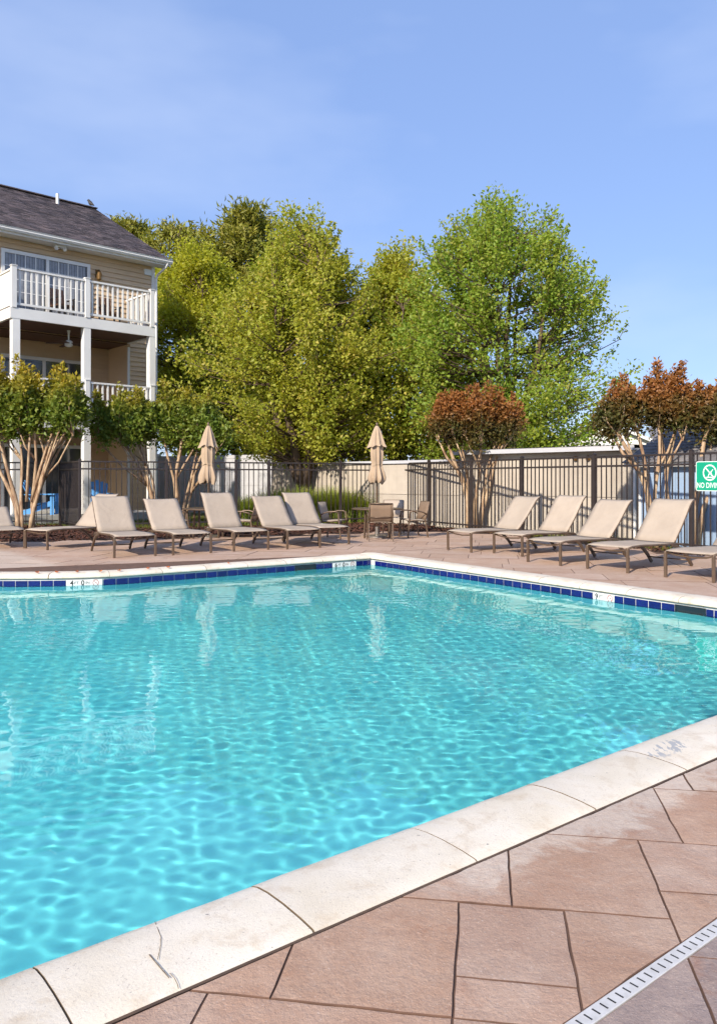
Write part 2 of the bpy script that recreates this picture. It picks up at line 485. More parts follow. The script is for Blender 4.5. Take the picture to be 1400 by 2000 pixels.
M['lawn_blade'] = mat_leaf('lawn_blade', (0.11, 0.14, 0.018), (0.16, 0.165, 0.025), (0.19, 0.17, 0.05), 0.3, patch=3)

# ------------------------------------------------------------------ mesh builder
class MB:
    def __init__(self):
        self.v = []; self.f = []; self.n = 0
    def add(self, verts, faces):
        o = self.n
        self.v += [tuple(p) for p in verts]
        self.f += [tuple(i + o for i in f) for f in faces]
        self.n += len(verts)
        return self
    def box(self, x0, x1, y0, y1, z0, z1, mat=None):
        vs = [(x0, y0, z0), (x1, y0, z0), (x1, y1, z0), (x0, y1, z0), (x0, y0, z1), (x1, y0, z1), (x1, y1, z1), (x0, y1, z1)]
        if mat is not None:
            vs = [mat @ Vector(p) for p in vs]
        return self.add(vs, [(0, 3, 2, 1), (4, 5, 6, 7), (0, 1, 5, 4), (1, 2, 6, 5), (2, 3, 7, 6), (3, 0, 4, 7)])
    def bar(self, a, b, w, h, up=(0, 0, 1)):
        a = Vector(a); b = Vector(b); d = (b - a).normalized(); up = Vector(up)
        s = d.cross(up)
        if s.length < 1e-4:
            s = d.cross(Vector((1, 0, 0)))
        s.normalize(); u = s.cross(d).normalized()
        vs = []
        for p in (a, b):
            for (i, j) in ((-1, -1), (1, -1), (1, 1), (-1, 1)):
                vs.append(p + s * (i * w / 2) + u * (j * h / 2))
        return self.add(vs, [(0, 1, 2, 3), (7, 6, 5, 4), (0, 4, 5, 1), (1, 5, 6, 2), (2, 6, 7, 3), (3, 7, 4, 0)])
    def tube(self, pts, rad, seg=8, cap=True):
        pts = [Vector(p) for p in pts]
        if not hasattr(rad, '__len__'):
            rad = [rad] * len(pts)
        vs = []; fs = []
        ref = Vector((0, 0, 1))
        d0 = (pts[1] - pts[0]).normalized()
        if abs(d0.z) > 0.9:
            ref = Vector((1, 0, 0))
        s = d0.cross(ref).normalized()
        for i, p in enumerate(pts):
            a = pts[max(i - 1, 0)]; b = pts[min(i + 1, len(pts) - 1)]
            d = (b - a).normalized()
            s = (s - d * s.dot(d)).normalized()
            t = d.cross(s)
            for k in range(seg):
                an = 2 * math.pi * k / seg
                vs.append(p + (s * math.cos(an) + t * math.sin(an)) * rad[i])
        for i in range(len(pts) - 1):
            for k in range(seg):
                k2 = (k + 1) % seg
                fs.append((i * seg + k, i * seg + k2, (i + 1) * seg + k2, (i + 1) * seg + k))
        if cap:
            fs.append(tuple(range(seg - 1, -1, -1)))
            fs.append(tuple((len(pts) - 1) * seg + k for k in range(seg)))
        return self.add(vs, fs)
    def lathe(self, prof, seg=16, mat=None):
        vs = []; fs = []
        for (r, z) in prof:
            for k in range(seg):
                an = 2 * math.pi * k / seg
                vs.append((r * math.cos(an), r * math.sin(an), z))
        for i in range(len(prof) - 1):
            for k in range(seg):
                k2 = (k + 1) % seg
                fs.append((i * seg + k, i * seg + k2, (i + 1) * seg + k2, (i + 1) * seg + k))
        fs.append(tuple(range(seg - 1, -1, -1)))
        fs.append(tuple((len(prof) - 1) * seg + k for k in range(seg)))
        if mat is not None:
            vs = [mat @ Vector(p) for p in vs]
        return self.add(vs, fs)
    def prism(self, poly, z0, z1, mat=None):
        n = len(poly)
        vs = [(p[0], p[1], z0) for p in poly] + [(p[0], p[1], z1) for p in poly]
        if mat is not None:
            vs = [mat @ Vector(p) for p in vs]
        fs = [tuple(range(n - 1, -1, -1)), tuple(range(n, 2 * n))]
        fs += [(i, (i + 1) % n, n + (i + 1) % n, n + i) for i in range(n)]
        return self.add(vs, fs)
    def mesh(self, name='mesh', smooth=False):
        me = bpy.data.meshes.new(name)
        me.from_pydata(self.v, [], self.f)
        me.update()
        if smooth:
            me.polygons.foreach_set('use_smooth', [True] * len(me.polygons))
        return me
    def build(self, name, mat, parent=None, smooth=False, bevel=0.0):
        o = bpy.data.objects.new(name, self.mesh(name, smooth))
        o.data.materials.append(M[mat] if isinstance(mat, str) else mat)
        COL.objects.link(o)
        if parent is not None:
            o.parent = parent
        if bevel > 0:
            md = o.modifiers.new('bevel', 'BEVEL'); md.width = bevel; md.segments = 2; md.limit_method = 'ANGLE'
        if smooth == 'auto':
            pass
        return o

def tag(o, label=None, cat=None, group=None, kind=None):
    if label: o['label'] = label
    if cat: o['category'] = cat
    if group: o['group'] = group
    if kind: o['kind'] = kind
    return o

def thing(name, label, cat, loc=(0, 0, 0), rz=0.0, group=None):
    o = bpy.data.objects.new(name, None)
    o.empty_display_size = 0.2
    COL.objects.link(o)
    o.location = loc
    o.rotation_euler = (0, 0, rz)
    return tag(o, label, cat, group)

def copy_tree(o, parent=None):
    c = o.copy()
    COL.objects.link(c)
    if parent is not None:
        c.parent = parent
    for ch in [x for x in bpy.data.objects if x.parent == o]:
        copy_tree(ch, c)
    return c

def child_mesh(me, name, parent, loc=(0, 0, 0), rz=0.0):
    o = bpy.data.objects.new(name, me)
    COL.objects.link(o)
    o.parent = parent
    o.location = loc
    o.rotation_euler = (0, 0, rz)
    return o

def np_mesh(name, V, F, mat, parent=None, smooth=False):
    """V (n,3), F (m,3 or 4) -> object"""
    me = bpy.data.meshes.new(name)
    k = F.shape[1]
    me.vertices.add(len(V)); me.vertices.foreach_set('co', V.astype(np.float32).ravel())
    me.loops.add(F.size); me.loops.foreach_set('vertex_index', F.astype(np.int32).ravel())
    me.polygons.add(len(F)); me.polygons.foreach_set('loop_start', np.arange(0, F.size, k, dtype=np.int32))
    if smooth:
        me.polygons.foreach_set('use_smooth', np.ones(len(F), dtype=bool))
    me.update(calc_edges=True)
    me.validate()
    o = bpy.data.objects.new(name, me)
    me.materials.append(M[mat] if isinstance(mat, str) else mat)
    COL.objects.link(o)
    if parent is not None:
        o.parent = parent
    return o

def text_mesh(body, size, depth=0.0, bold=0.0):
    cu = bpy.data.curves.new('txt', 'FONT')
    cu.body = body; cu.size = size; cu.extrude = depth; cu.offset = bold
    cu.align_x = 'CENTER'; cu.align_y = 'CENTER'; cu.resolution_u = 3
    o = bpy.data.objects.new('txt', cu)
    COL.objects.link(o)
    bpy.context.view_layer.update()
    dg = bpy.context.evaluated_depsgraph_get()
    me = bpy.data.meshes.new_from_object(o.evaluated_get(dg))
    bpy.data.objects.remove(o)
    return me

# ------------------------------------------------------------------ pool outline
A_DIR = Vector((0.7826, 0.6225))            # along the near coping
NEAR0 = Vector((1.544, 3.419))              # a point on its outer edge
NL = Vector((-4.60, -1.468)); NR = Vector((4.93, 6.113)); CC = Vector((0.274, 12.86))
curve_ctrl = [(-2.55, 10.873), (-3.0, 10.557), (-3.24, 10.415), (-3.53, 10.305), (-3.97, 10.238), (-4.63, 10.225), (-5.4, 10.25),
              (-6.15, 10.08), (-6.8, 9.55), (-7.12, 8.8), (-7.2, 8.0)]
def catmull(P, per=5):
    P = [Vector(p) for p in P]
    out = []
    for i in range(len(P) - 1):
        p0 = P[max(i - 1, 0)]; p1 = P[i]; p2 = P[i + 1]; p3 = P[min(i + 2, len(P) - 1)]
        for k in range(per):
            t = k / per
            out.append(0.5 * ((2 * p1) + (p2 - p0) * t + (2 * p0 - 5 * p1 + 4 * p2 - p3) * t * t + (3 * p1 - p0 - 3 * p2 + p3) * t ** 3))
    out.append(P[-1])
    return out
CURVE = catmull(curve_ctrl, 4)
OUT = [NL, NR, CC] + CURVE                    # counter-clockwise seen from above

def offset_poly(P, d):
    n = len(P); res = []
    for i in range(n):
        a = P[i - 1]; b = P[i]; c = P[(i + 1) % n]
        e1 = (b - a).normalized(); e2 = (c - b).normalized()
        n1 = Vector((-e1.y, e1.x)); n2 = Vector((-e2.y, e2.x))
        m = (n1 + n2)
        m = m / max(m.length_squared / 2, 1e-6)
        res.append(b + m * d)
    return res
WALL = offset_poly(OUT, 0.315)
WATER_EDGE = offset_poly(OUT, 0.25)
WATER_Z = -0.140

def in_poly(P, x, y):
    c = False; j = len(P) - 1
    for i in range(len(P)):
        if (P[i].y > y) != (P[j].y > y) and x < (P[j].x - P[i].x) * (y - P[i].y) / (P[j].y - P[i].y) + P[i].x:
            c = not c
        j = i
    return c

def sheet_with_hole(name, outer, hole, z, mat):
    o3 = [Vector((p[0], p[1], 0)) for p in outer]; h3 = [Vector((p[0], p[1], 0)) for p in hole]
    tris = tessellate_polygon([o3, h3])
    mb = MB()
    vs = [(p.x, p.y, z) for p in o3 + h3]
    fs = []
    for t in tris:
        a, b, c = (Vector(vs[i]) for i in t)
        if (b - a).cross(c - a).z < 0:
            t = (t[0], t[2], t[1])
        fs.append(tuple(t))
    mb.add(vs, fs)
    return tag(mb.build(name, mat), kind='structure')

# ------------------------------------------------------------------ ground, deck
GROUND_HOLE = offset_poly(OUT, 0.20)
sheet_with_hole('ground', [(-700, -300), (700, -300), (700, 1500), (-700, 1500)], GROUND_HOLE, -0.06, 'lawn')
deck_outline = [(-11.5, -6), (9, -6), (9, 3.0), (6.1, 11.2), (5.28, 12.2), (2.72, 17.3), (1.9, 18.0), (1.2, 18.0), (-1, 17.0), (-4.5, 15.6), (-8.2, 14.3), (-11.5, 13.2)]
deck = sheet_with_hole('pool_deck', deck_outline, GROUND_HOLE, -0.0042, 'bed')

def clip(poly, n, d):
    """keep the part where n.p <= d"""
    out = []
    for i in range(len(poly)):
        a = poly[i]; b = poly[(i + 1) % len(poly)]
        da = n.dot(a) - d; db = n.dot(b) - d
        if da <= 0: out.append(a)
        if da * db < 0:
            out.append(a + (b - a) * (da / (da - db)))
    return out
def area(p):
    return 0.5 * sum(p[i].x * p[(i + 1) % len(p)].y - p[(i + 1) % len(p)].x * p[i].y for i in range(len(p)))
def shrink(poly, g):
    res = list(poly)
    for i in range(len(poly)):
        a = poly[i]; b = poly[(i + 1) % len(poly)]
        e = (b - a)
        if e.length < 1e-6: continue
        e.normalize(); n = Vector((e.y, -e.x))
        res = clip(res, n, n.dot(a) - g)
        if len(res) < 3: return []
    return res

G_ANG = R(-9.0)
GU = Vector((math.cos(G_ANG), math.sin(G_ANG))); GV = Vector((-math.sin(G_ANG), math.cos(G_ANG)))
def uv(u, v): return GU * u + GV * v

n_slab = 0
def slab(poly, mat, fine):
    global n_slab
    poly = shrink(poly, 0.0017 if fine else 0.003)
    if len(poly) < 3 or area(poly) < 0.0025:
        return
    # resample + roughen the edge
    step = 0.035 if fine else 0.25
    pts = []
    for i in range(len(poly)):
        a = poly[i]; b = poly[(i + 1) % len(poly)]
        k = max(1, int((b - a).length / step))
        for j in range(k):
            p = a + (b - a) * (j / k)
            if fine:
                q = noise.noise_vector(Vector((p.x * 13, p.y * 13, 1.7)))
                q2 = noise.noise_vector(Vector((p.x * 45, p.y * 45, 4.7)))
                p = p + Vector((q.x, q.y)) * 0.0026 + Vector((q2.x, q2.y)) * 0.0016
            pts.append(p)
    c = sum(pts, Vector((0, 0))) / len(pts)
    def ring(g, z, jit=0.0):
        return [(p.x - c.x - (p - c).normalized().x * g, p.y - c.y - (p - c).normalized().y * g, z + random.uniform(-jit, jit)) for p in pts]
    h = random.uniform(-0.0015, 0.0015)
    n = len(pts)
    r0 = ring(0, -0.03); r1 = ring(0.0, -0.0022 + h); r2 = ring(0.0022, -0.0004 + h); r3 = ring(0.012, h)
    vs = r0 + r1 + r2 + r3
    fs = []
    for k in range(3):
        fs += [(k * n + i, k * n + (i + 1) % n, (k + 1) * n + (i + 1) % n, (k + 1) * n + i) for i in range(n)]
    fs.append(tuple(3 * n + i for i in range(n)))
    mb = MB(); mb.add(vs, fs)
    o = mb.build('paving_slab', mat, deck)
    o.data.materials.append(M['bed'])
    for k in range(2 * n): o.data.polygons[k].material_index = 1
    o.location = (c.x, c.y, 0)
    n_slab += 1

near_n = Vector((-0.6225, 0.7826))            # towards the water
near_d = near_n.dot(NEAR0)
drain_a = Vector((0.4507, 1.746)); drain_dir = Vector((0.7826, 0.6225))
drain_d = near_n.dot(drain_a)                 # outer (pool side) edge of the drain
# explicit slabs seen in the foreground: (u0,u1,v0,v1)
rects = []
def row(v0, v1, us):
    for a, b in zip(us[:-1], us[1:]):
        rects.append((a, b, v0, v1))
row(0.31, 0.80, [-2.6, -2.0, -1.4, -1.02, -0.55, 0.05, 0.5])
row(0.80, 1.29, [-2.6, -1.9, -1.5, -0.85, -0.30, 0.22, 0.8])
row(1.29, 1.778, [-2.6, -1.75, -1.15, -0.637, -0.07, 0.36, 0.9])
row(1.778, 2.267, [-2.6, -1.5, -0.95, -0.487, -0.07])
rects += [(-0.07, 0.218, 1.778, 1.929), (-0.07, 0.218, 1.929, 2.267), (0.218, 0.502, 1.778, 2.267)]
row(2.267, 2.747, [-1.2, -0.45, 0.075, 0.502])
rects += [(0.502, 1.05, 1.778, 2.10), (0.502, 0.98, 2.10, 2.42), (0.502, 1.22, 2.42, 2.747), (0.98, 1.6, 2.10, 2.42), (1.05, 1.7, 1.778, 2.10), (1.22, 1.8, 2.42, 2.747)]
row(2.747, 3.219, [-0.2, 0.645, 1.12, 1.75])
rects += [(0.3, 0.794, 3.219, 3.403), (0.794, 1.35, 3.219, 3.403), (1.35, 1.9, 3.219, 3.403), (0.5, 1.1, 3.403, 3.69), (1.1, 1.62, 3.403, 3.69), (1.62, 2.3, 3.219, 3.69)]
row(3.69, 4.17, [0.8, 1.5, 1.95, 2.6, 3.2])
row(4.17, 4.66, [1.2, 1.7, 2.3, 2.8, 3.5])
row(0.31, 0.80, [0.5, 1.1, 1.5, 2.2])
row(0.80, 1.29, [0.8, 1.3, 1.9, 2.4])
row(1.29, 1.778, [0.9, 1.45, 1.9, 2.5])
row(1.778, 2.10, [1.7, 2.3, 2.8]); row(2.10, 2.42, [1.6, 2.0, 2.6]); row(2.42, 2.747, [1.8, 2.3, 2.8])
row(2.747, 3.219, [1.75, 2.3, 2.9]); row(3.219, 3.69, [2.3, 2.8, 3.4])
for (u0, u1, v0, v1) in rects:
    q = [uv(u0, v0), uv(u1, v0), uv(u1, v1), uv(u0, v1)]
    a = clip(q, near_n, near_d - 0.009)
    a = clip(a, -near_n, -(drain_d + 0.0005)) if len(a) > 2 else []
    if len(a) > 2: slab(a, 'slab', True)
    b = clip(q, near_n, drain_d - 0.0405)
    if len(b) > 2: slab(b, 'slab_grey', True)
# far decks
rng = random.Random(5)
left_lines = []
pts_l = [CC + (CC - CURVE[0])] + [CC] + CURVE[:29]
for a, b in zip(pts_l[:-1], pts_l[1:]):
    e = (b - a).normalized(); n = Vector((-e.y, e.x))      # left of travel = pool side
    left_lines.append((n, n.dot(a) - 0.008))
right_e = (CC - NR).normalized(); right_n = Vector((-right_e.y, right_e.x))
right_d = right_n.dot(NR) - 0.008
v = 4.66
while v < 18.6:
    hgt = rng.choice([0.5, 0.62, 0.74])
    u = -11.0 + rng.uniform(0, 0.5)
    while u < 6.6:
        w = rng.choice([0.6, 0.75, 0.95, 1.15])
        q = [uv(u, v), uv(u + w, v), uv(u + w, v + hgt), uv(u, v + hgt)]
        c = uv(u + w / 2, v + hgt / 2)
        # only where the deck is in view
        if c.y > 3 and -0.62 < c.x / c.y < 0.62 and in_poly([Vector(p) for p in deck_outline], c.x, c.y):
            a = list(q)
            for (n, d) in left_lines:
                a = clip(a, n, d)
                if len(a) < 3: break
            if len(a) > 2: slab(a, 'slab', False)
            a = clip(q, right_n, right_d)
            if len(a) > 2:
                n0, d0 = left_lines[0]
                a = clip(a, -n0, -d0)
                if len(a) > 2 and (a[0] - NR).dot(right_e) > 0.4: slab(a, 'slab', False)
        u += w
    v += hgt
print('slabs', n_slab)

# drain strip along the near deck
dr = thing('deck_drain', 'white slotted drain strip crossing the deck in the lower right corner', 'drain',
           (drain_a.x, drain_a.y, 0), math.atan2(drain_dir.y, drain_dir.x))
mb = MB()
mb.box(-3.0, 4.2, -0.0400, 0.0, -0.028, 0.001)
base = mb.build('drain_body', 'drain_white', dr, bevel=0.002)
slot_me = MB().box(-0.0023, 0.0023, -0.0315, -0.0095, -0.004, 0.0016).mesh('slot_shade'); slot_me.materials.append(M['drain_dark'])  # flush dark inset: the opening's shade is coloured on, not cut
k = -0.30
while k < 1.25:
    child_mesh(slot_me, 'slot_shade', dr, (k, 0, 0)); k += 0.0300
mb = MB()
k2 = -0.33
while k2 > -3.0:
    mb.box(k2 - 0.0023, k2 + 0.0023, -0.0315, -0.0095, -0.004, 0.0016); k2 -= 0.0300
while k < 4.15:
    mb.box(k - 0.0023, k + 0.0023, -0.0315, -0.0095, -0.004, 0.0016); k += 0.0300
tag(mb.build('slot_shade', 'drain_dark', dr), kind='stuff')

# ------------------------------------------------------------------ pool basin, coping, tiles, water
basin = MB()
nW = len(WALL)
FLOOR_Z = -1.35
vs = [(p.x, p.y, -0.05) for p in WALL] + [(p.x, p.y, -0.228) for p in WALL]
fs = [(i, nW + i, nW + (i + 1) % nW, (i + 1) % nW) for i in range(nW)]
band = MB(); band.add(vs, fs)
pool = tag(band.build('pool_wall_band', 'grout'), kind='structure')
tri = tessellate_polygon([[Vector((p.x, p.y, 0)) for p in WALL]])
vs = [(p.x, p.y, -0.2285) for p in WALL] + [(p.x, p.y, -1.3 - 0.13 * (p.x + 1.0)) for p in WALL]
fs = [(i, nW + i, nW + (i + 1) % nW, (i + 1) % nW) for i in range(nW)]
for t in tri:
    a, b, c = (WALL[i] for i in t)
    if (b - a).cross(c - a) < 0: t = (t[0], t[2], t[1])
    fs.append(tuple(nW + i for i in t))
basin.add(vs, fs)
floor_o = tag(basin.build('pool_basin', 'plaster'), kind='structure')
try:
    floor_o.cycles.is_caustics_receiver = True
    pool.cycles.is_caustics_receiver = True
except Exception as e:
    print(e)

coping = bpy.data.objects.new('pool_coping', None); COL.objects.link(coping); tag(coping, kind='structure')
PROF = [(0.0, -0.035), (0.0, 0.000), (0.006, 0.004), (0.06, 0.010), (0.15, 0.014), (0.23, 0.012), (0.285, 0.005), (0.318, -0.006),
        (0.337, -0.020), (0.343, -0.035), (0.338, -0.049), (0.322, -0.058), (0.26, -0.060)]
def coping_stone(path, normals, rough=True, drop=0.0, inset=0.0, name='coping_stone', mat='coping'):
    """path: outer edge points, normals: inward"""
    c = sum(path, Vector((0, 0))) / len(path)
    vs = []; fs = []
    m = len(PROF)
    j = random.uniform(-0.0012, 0.0012)
    for i, (p, n) in enumerate(zip(path, normals)):
        for (d, z) in PROF:
            w = 0.0
            if rough:
                w = noise.noise(Vector((p.x * 9 + d * 5, p.y * 9, z * 20))) * 0.0018
            q = p + n * ((d + w) if not drop else min(max(d, inset), 0.343 - inset))
            vs.append((q.x - c.x, q.y - c.y, (z + j + w * 0.4) if not drop else max(z - drop, -0.055)))
    L_ = len(path)
    for i in range(L_ - 1):
        for k in range(m - 1):
            fs.append((i * m + k, i * m + k + 1, (i + 1) * m + k + 1, (i + 1) * m + k))
    nv = len(vs)
    vs += vs[:m] + vs[(L_ - 1) * m:L_ * m]
    fs.append(tuple(nv + k for k in range(m))); fs.append(tuple(nv + m + k for k in range(m - 1, -1, -1)))
    mb = MB(); mb.add([Vector(v) for v in vs], [tuple(reversed(f)) for f in fs])
    o = mb.build(name, mat, coping)
    for p in o.data.polygons:
        p.use_smooth = len(p.vertices) == 4
    if name == 'coping_stone':
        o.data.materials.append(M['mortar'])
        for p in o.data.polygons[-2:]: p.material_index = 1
    o.location = (c.x, c.y, 0)
    return o
def coping_run(pts, spacing, gap, start=0.0, res=0.05):
    """pts open polyline (outer edge, ccw)"""
    P = [Vector(p) for p in pts]
    seg = [(b - a).length for a, b in zip(P[:-1], P[1:])]
    tot = sum(seg)
    def at(s):
        s = min(max(s, 0), tot); k = 0
        while k < len(seg) - 1 and s > seg[k]:
            s -= seg[k]; k += 1
        e = (P[k + 1] - P[k]).normalized()
        return P[k] + e * s, e
    def nrm(s):
        _, e1 = at(s - 0.06); _, e2 = at(s + 0.06)
        e = (e1 + e2).normalized()
        return Vector((-e.y, e.x))
    cuts = [0.0]; s = start
    while s < tot - 0.08:
        if s > 0.08: cuts.append(s)
        s += spacing
    cuts.append(tot)
    stones = []
    for a, b in zip(cuts[:-1], cuts[1:]):
        a2 = a + gap / 2; b2 = b - gap / 2
        k = max(2, int((b2 - a2) / res) + 1)
        ss = [a2 + (b2 - a2) * i / (k - 1) for i in range(k)]
        stones.append(coping_stone([at(x)[0] for x in ss], [nrm(x) for x in ss]))
    k = max(2, int(tot / 0.12)); ss = [0.01 + (tot - 0.02) * i / (k - 1) for i in range(k)]
    coping_stone([at(x)[0] for x in ss], [nrm(x) for x in ss], True, 0.0050, 0.004, 'mortar', 'mortar')
    return stones
joint_ref = Vector((-0.328, 2.363))
s_ref = (joint_ref - NL).dot(A_DIR) % 0.624
inset = 0.36
# corners: mitred corner handled by starting each run a coping width in
near_stones = coping_run([NL + A_DIR * 0.0, NR - A_DIR * 0.0], 0.624, 0.0058, s_ref)
coping_run([NR + right_e * 0.35, CC - right_e * 0.0], 0.624, 0.0058, 0.3)
le = (CURVE[0] - CC).normalized()
coping_run([CC + le * 0.352] + CURVE, 0.624, 0.0058, 0.25)
lw = (NL - CURVE[-1]).normalized()
coping_run([CURVE[-1], NL - lw * 0.36], 0.624, 0.0058, 0.3)

def sealant(pts, w):
    P = [Vector(p) for p in pts]; mb = MB(); vs = []
    for i, p in enumerate(P):
        e = (P[min(i + 1, len(P) - 1)] - P[max(i - 1, 0)]).normalized(); n_ = Vector((e.y, -e.x))
        vs += [(p.x, p.y, 0.0006), (p.x + n_.x * w, p.y + n_.y * w, 0.0012)]
    mb.add(vs, [(2 * i, 2 * i + 1, 2 * i + 3, 2 * i + 2) for i in range(len(P) - 1)])
    mb.build('expansion_joint', 'sealant', coping)
sealant([NL, NR], 0.011); sealant([NR, CC], 0.010); sealant([CC] + CURVE, 0.010)

# hairline crack across one near stone
mb = MB()
def px2w(x, y, z=0.0):
    Y = (CAM_H - z) * 1550 / (y - 935.0)
    return Vector(((x - 700) * Y / 1550, Y, z))
crk = [(303, 1800), (309, 1815), (315, 1830), (314, 1846), (311, 1862), (308, 1874)]
crk2 = [(292, 1864), (305, 1880), (318, 1895), (331, 1910)]
crk3 = [(332, 1900), (341, 1910), (347, 1922), (349, 1931)]
for ck, wd in ((crk, 0.0009), (crk2, 0.0016), (crk3, 0.0010)):
    P = []
    for (x, y) in ck:
        w = px2w(x, y, 0.0)
        d = 0.0
        # height of the crowned stone under the crack
        dd = (w.xy - NEAR0).dot(near_n)
        z = float(np.interp(dd, [p[0] for p in PROF[2:9]], [p[1] for p in PROF[2:9]]))
        P.append(px2w(x, y, z + 0.0026))
    for a, b in zip(P[:-1], P[1:]):
        e = (b - a).normalized(); s = e.cross(Vector((0, 0, 1))).normalized() * wd
        mb.add([a - s, b - s * 0.8, b + s * 0.8, a + s], [(0, 1, 2, 3)])
mid = px2w(305, 1860)
best = min(near_stones, key=lambda o: (o.location.xy - mid.xy).length)
mb.v = [(p[0] - best.location.x, p[1] - best.location.y, p[2]) for p in mb.v]
mb.build('crack', 'mortar', best)

# waterline tiles
tile_me = MB().box(-0.0728, 0.0728, -0.004, 0.006, -0.224, -0.076).mesh('waterline_tile'); tile_me.materials.append(M['tile'])
TILES = thing('waterline_tiles', 'band of cobalt blue waterline tiles under the pool coping', 'tiles')
TILES['kind'] = 'structure'
del TILES['category']
def wall_run(pts):
    P = [Vector(p) for p in pts]
    seg = [(b - a).length for a, b in zip(P[:-1], P[1:])]
    def at(s):
        k = 0
        while k < len(seg) - 1 and s > seg[k]:
            s -= seg[k]; k += 1
        e = (P[k + 1] - P[k]).normalized()
        return P[k] + e * s, e
    return at, sum(seg)
def px_on_run(at, tot, px, z):
    """arc length at which the run projects to pixel column px"""
    best = None
    for i in range(2001):
        s = tot * i / 2000
        p, _ = at(s)
        if p.y < 0.5: continue
        e = abs(700 + 1550 * p.x / p.y - px)
        if best is None or e < best[0]: best = (e, s)
    return best[1]
iNR, iCC = 1, 2
run_r = [WALL[1], WALL[2]]                       # travelling towards the far corner
run_l = WALL[2:]                                 # from the far corner to the left, round the bend
def ring_mesh(r0, r1, seg=20):
    vs = []; fs = []
    for k in range(seg):
        a = 2 * math.pi * k / seg
        vs += [(r0 * math.cos(a), r0 * math.sin(a), 0), (r1 * math.cos(a), r1 * math.sin(a), 0)]
    for k in range(seg):
        j = (k + 1) % seg
        fs.append((2 * k, 2 * k + 1, 2 * j + 1, 2 * j))
    return vs, fs
def place_frame(name, me, parent, loc, ex, ez):
    """object whose local x = ex, local y = ez (in-plane up), local z = towards the pool"""
    ex = Vector(ex).normalized(); ez = Vector(ez).normalized(); en = ex.cross(ez)
    o = bpy.data.objects.new(name, me); COL.objects.link(o)
    o.matrix_world = Matrix.Translation(loc) @ Matrix(((ex.x, ez.x, en.x), (ex.y, ez.y, en.y), (ex.z, ez.z, en.z))).to_4x4()
    if parent is not None:
        mw = o.matrix_world.copy(); o.parent = parent
        bpy.context.view_layer.update()
        o.matrix_parent_inverse = parent.matrix_world.inverted(); o.matrix_world = mw
    return o
def marker(p, e, width, items, label):
    """p centre on wall, e travel dir; items: list of (text|'ring', x offset, size)"""
    n = Vector((-e.y, e.x))                      # into the pool
    right = Vector((-e.x, -e.y, 0))              # reading direction seen from inside the pool
    ang = math.atan2(e.y, e.x)
    root = thing('depth_marker', label, 'depth marker', (p.x, p.y, 0), ang)
    MB().box(-width / 2, width / 2, -0.004, 0.0075, -0.224, -0.072).build('marker_tile', 'marker_white', root)
    bpy.context.view_layer.update()
    for (txt, xo, size) in items:
        loc = Vector((p.x, p.y, -0.112)) + right * xo + Vector((n.x, n.y, 0)) * 0.0085
        if txt == 'ring':
            vs, fs = ring_mesh(0.030, 0.038); mb = MB(); mb.add(vs, fs)
            mb.add([(-0.024, 0.019, 0), (-0.020, 0.024, 0), (0.024, -0.019, 0), (0.020, -0.024, 0)], [(0, 2, 3, 1)])
            mb.add([(-0.018, -0.012, 0.0003), (0.0, 0.000, 0.0003), (0.018, 0.014, 0.0003), (0.004, -0.008, 0.0003), (0.016, -0.016, 0.0003)], [(0, 3, 1), (1, 3, 2), (3, 4, 1)])
            me = mb.mesh('ring'); me.materials.append(M['red_ink'])
            place_frame('no_diving_symbol', me, root, loc, right, (0, 0, 1))
        else:
            me = text_mesh(txt, size, 0.0, 0.0022 if size > 0.05 else 0.0006); me.materials.clear(); me.materials.append(M['ink'])
            place_frame('lettering', me, root, loc, right, (0, 0, 1))
    return root
def tile_side(run, markers, skimmers, lim=300):
    at, tot = wall_run(run)
    blocks = []
    for (px0, px1, items, label) in markers:
        s0, s1 = sorted((px_on_run(at, tot, px0, -0.1), px_on_run(at, tot, px1, -0.1)))
        blocks.append((s0, s1))
        p, e = at((s0 + s1) / 2)
        marker(p, e, s1 - s0 - 0.008, items, label)
    for (px0, px1) in skimmers:
        s0, s1 = sorted((px_on_run(at, tot, px0, -0.1), px_on_run(at, tot, px1, -0.1)))
        blocks.append((s0, s1))
        p, e = at((s0 + s1) / 2)
        w = s1 - s0
        root = thing('skimmer', 'dark skimmer opening in the tile band ' + ('left of the far pool corner' if px0 < 733 else 'at the right edge of the photo'), 'skimmer',
                     (p.x, p.y, 0), math.atan2(e.y, e.x))
        MB().box(-w / 2 + 0.012, w / 2 - 0.012, -0.02, 0.003, -0.205, -0.080).build('throat', 'skimmer', root)
        mb = MB(); mb.box(-w / 2, w / 2, -0.004, 0.007, -0.079, -0.072); mb.box(-w / 2, -w / 2 + 0.012, -0.004, 0.007, -0.22, -0.079); mb.box(w / 2 - 0.012, w / 2, -0.004, 0.007, -0.22, -0.079)
        mb.build('face_frame', 'skimmer', root)
        MB().box(-w / 2 + 0.03, w / 2 - 0.03, 0.001, 0.0055, -0.150, -0.128).build('weir_flap', 'black_metal', root)
    s = 0.08
    blocks.sort()
    while s < tot - 0.05:
        p, e = at(s)
        hit = [b for b in blocks if s + 0.076 > b[0] and s - 0.076 < b[1]]
        if hit:
            left = hit[0][0] - (s - 0.0773)
            if left > 0.03:
                p, e = at(s - 0.0773 + left / 2)
                o = child_mesh(tile_me, 'waterline_tile', TILES, (p.x, p.y, 0), math.atan2(e.y, e.x)); o.scale.x = (left - 0.009) / 0.1456
            s = hit[0][1] + 0.079
            continue
        if p.y > 5.0 and p.x > -6.6:
            o = child_mesh(tile_me, 'waterline_tile', TILES, (p.x, p.y, random.uniform(-0.0006, 0.0006)), math.atan2(e.y, e.x) + random.uniform(-0.004, 0.004))
        s += 0.1545
